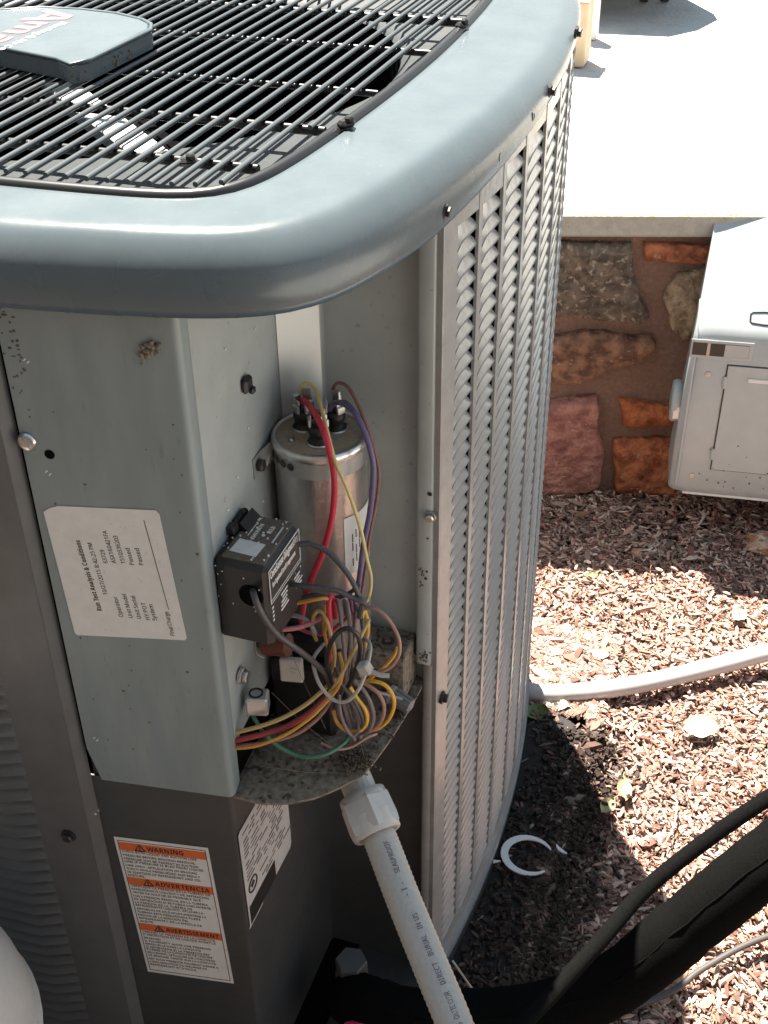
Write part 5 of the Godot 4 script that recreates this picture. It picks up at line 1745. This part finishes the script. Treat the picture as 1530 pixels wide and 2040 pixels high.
# ---------------------------------------------------------------- pad and things lying about
func leaf_mesh(l: float, w: float, curl: float) -> MB:
	var mb := MB.new()
	var N := 8
	var g := []
	for i in N + 1:
		var t := float(i) / N
		var hw := w * .5 * pow(sin(PI * clampf(t, .02, .985)), .8)
		var row := []
		for j in 5:
			var s := (j - 2) / 2.0
			row.append(Vector3((t - .5) * l, curl * (s * s * .35 + (t - .5) * (t - .5) * 1.2) * w + .0012 * sin(t * 17 + s * 3), s * hw))
		g.append(row)
	for i in N:
		for j in 4:
			mb.quad(g[i][j], g[i + 1][j], g[i + 1][j + 1], g[i][j + 1], Vector3.UP, 1)
			var d := Vector3(0, -.0004, 0)
			mb.quad(g[i][j] + d, g[i + 1][j] + d, g[i + 1][j + 1] + d, g[i][j + 1] + d, Vector3.DOWN, 2)
	mb.tube([Vector3(l * .48, curl * .3 * w, 0), Vector3(l * .7, curl * .45 * w, .002)], .0006, 5)
	return mb

func litter():
	var mb := MB.new()
	var pd := []
	for p in [[-.8, -.62], [-.03, -.62], [.015, -.47], [.088, -.42], [.095, -.2], [.088, .2], [.06, .24], [-.8, .24]]: pd.append(Vector2(p[0], -p[1]))
	mb.plate(pd, .022, Vector3(0, -.001, 0), Basis(Vector3.RIGHT, Vector3.FORWARD, Vector3.UP), .004)
	tag(obj("equipment_pad", mb, M.padm), "black equipment pad under the condenser unit", "pad")
	var mud := MB.new()
	# a skirt of fine dark soil spilled over the pad's right edge
	var rng := RandomNumberGenerator.new()
	rng.seed = 66
	for i in 1500:
		var p := Vector3(.02 + absf(rng.randfn(.05, .03)), .02 + rng.randf() * .008, rng.randf_range(-.42, .02))
		mud.box(p, Vector3(rng.randf_range(.002, .009), rng.randf_range(.002, .005), rng.randf_range(.002, .006)), Basis(Vector3(rng.randf(), 1, rng.randf()).normalized(), rng.randf() * 6))
	tag(obj("soil_crumbs", mud, M.soil), "dark soil crumbs scattered over the black pad's edge", "soil", "", "stuff")
	# sun flecks on the ground, drawn as pale crescent pieces
	mb = MB.new()
	var pts := []
	var wd := []
	for i in 25:
		var a := deg_to_rad(38 + i * 284.0 / 24)
		# seen as a C opening to the right
		pts.append(Vector3(.056, .031, -.201) + Vector3(cos(a) * .026, 0, -sin(a) * .0255) + Vector3(cos(a), 0, 0) * .002)
		wd.append(.0009 + .0034 * pow(sin(PI * i / 24.0), .9))
	crescent(mb, pts, wd)
	tag(obj("sun_fleck_curl", mb, M.white), "C-shaped sun fleck drawn as a white piece on the dark pad", "drawn sun fleck")
	for q in [[.0885, -.2205, .0085, 2.6, "small sun fleck drawn as a white sliver to the right of the C-shaped one"], [.0165, -.178, .012, .6, "sun fleck drawn as a white sliver half under the louvred panel left of the C-shaped one"]]:
		mb = MB.new()
		pts = []
		wd = []
		for i in 9:
			var t := i / 8.0 - .5
			pts.append(Vector3(q[0], .0305, q[1]) + Basis(Vector3.UP, q[3]) * Vector3(t * q[2] * 2.0, 0, t * t * .008))
			wd.append(.0005 + .0016 * sin(PI * i / 8.0))
		crescent(mb, pts, wd)
		tag(obj("sun_fleck_sliver", mb, M.white), q[4], "drawn sun fleck")
	# leaves
	var yellow := mat(Color(.36, .32, .17), .6)
	var pale := mat(Color(.5, .46, .37), .7)
	var green := mat(Color(.13, .17, .06), .6)
	var brown := mat(Color(.22, .12, .07), .7)
	for m in [yellow, pale, green, brown]:
		m.backlight_enabled = true
		m.backlight = Color(.08, .08, .04)
	for q in [[.1405, -.341, .034, .019, 1.9, yellow, "yellow leaf standing at the edge of the unit's shadow"],
			[.1265, -.309, .026, .018, 1.2, yellow, "small dull yellow leaf half in the unit's shadow"],
			[.0326, -.4586, .034, .02, .2, pale, "cream leaf just below the hose beside the unit"],
			[.2157, -.4762, .05, .034, .3, pale, "largest cream leaf, on sunlit mulch below the hose"],
			[.0095, -.4356, .03, .024, .6, green, "green leaf tucked against the louvred panel under the hose"],
			[.0218, -.7483, .02, .01, .1, green, "tiny lime leaf on the edge of the wall's shadow"],
			[.238, -.7213, .03, .022, 1.2, pale, "cream leaf near the cabinet's shadow above the hose"],
			[.0636, -.5728, .036, .018, .1, pale, "cream leaf just above the hose near the unit"],
			[-.0241, -.8983, .03, .011, .6, brown, "reddish brown leaf lying in the wall's shadow"],
			[.2636, -.155, .04, .014, .5, pale, "pale curled leaf beside the thin cable at the bottom right"]]:
		var o := obj("leaf", leaf_mesh(q[2], q[3], .5), q[5])
		o.position = Vector3(q[0], .024, q[1])
		o.rotation = Vector3(.25, q[4], .15)
		tag(o, q[6], "leaf", "fallen leaves on the mulch")
	# twigs
	for q in [[.205, .024, -.34, .2, .026, -.27, .0011, "thin pale twig pointing down across the sunlit mulch"], [.158, .035, -.955, .154, .02, -.93, .0022, "short pale stick in the shadow below the cabinet"], [.02, .075, -.012, .075, .04, .03, .0012, "pale stalk sticking out below the louvred panel's corner"], [.3, .05, -.1, .36, .03, -.06, .0007, "fine grass stalk beside the thin cable at the bottom right"], [.16, .026, -.6, .22, .026, -.585, .0025, "pale bleached stick above the hose"]]:
		mb = MB.new()
		mb.tube(smooth([Vector3(q[0], q[1], q[2]), Vector3((q[0] + q[3]) * .5 + .004, (q[1] + q[4]) * .5 + .002, (q[2] + q[5]) * .5), Vector3(q[3], q[4], q[5])], 4), [q[6], q[6] * 1.1, q[6], q[6] * 1.1, q[6], q[6] * .9, q[6], q[6] * .8, q[6] * .5], 6)
		tag(obj("twig", mb, mat(Color(.5, .42, .36), .8)), q[7], "twig", "twigs on the mulch")
	# stones
	for q in [[.262, .018, -.915, .03, 901, "orange and cream stone chunk at the right edge below the cabinet"]]:
		mb = MB.new()
		var n := FastNoiseLite.new()
		n.seed = q[4]
		n.frequency = 1.3
		var g := []
		for i in 9:
			var row := []
			for k in 14:
				var th := PI * i / 8.0
				var a := TAU * k / 14
				var d := Vector3(sin(th) * cos(a), cos(th), sin(th) * sin(a))
				row.append(Vector3(q[0], q[1], q[2]) + d * Vector3(1.15, .7, .8) * q[3] * (1 + .45 * n.get_noise_3d(d.x, d.y, d.z)))
			g.append(row)
		for i in 8:
			for k in 14:
				var l := (k + 1) % 14
				var m2 = (g[i][k] + g[i + 1][l]) * .5 - Vector3(q[0], q[1], q[2])
				mb.tri(g[i][k], g[i][l], g[i + 1][l], m2)
				mb.tri(g[i][k], g[i + 1][l], g[i + 1][k], m2)
		tag(obj("stone_chunk", mb, stone_mat(321, Color(.45, .2, .1), Color(.6, .5, .38), Color(.35, .1, .04, .9), .3)), q[5], "stone")

func crescent(mb: MB, pts: Array, wd: Array):
	for i in pts.size() - 1:
		var t0: Vector3 = (pts[min(i + 1, pts.size() - 1)] - pts[max(i - 1, 0)]).normalized()
		var t1: Vector3 = (pts[min(i + 2, pts.size() - 1)] - pts[i]).normalized()
		var s0 := t0.cross(Vector3.UP).normalized()
		var s1 := t1.cross(Vector3.UP).normalized()
		var u := Vector3(0, .0016, 0)
		var a: Vector3 = pts[i] - s0 * wd[i]
		var b: Vector3 = pts[i] + s0 * wd[i]
		var c: Vector3 = pts[i + 1] + s1 * wd[i + 1]
		var d: Vector3 = pts[i + 1] - s1 * wd[i + 1]
		mb.quad(a + u, b + u, c + u, d + u, Vector3.UP)
		mb.quad(a, b, c, d, Vector3.DOWN)
		mb.quad(a, a + u, d + u, d, -s0)
		mb.quad(b, b + u, c + u, c, s0)
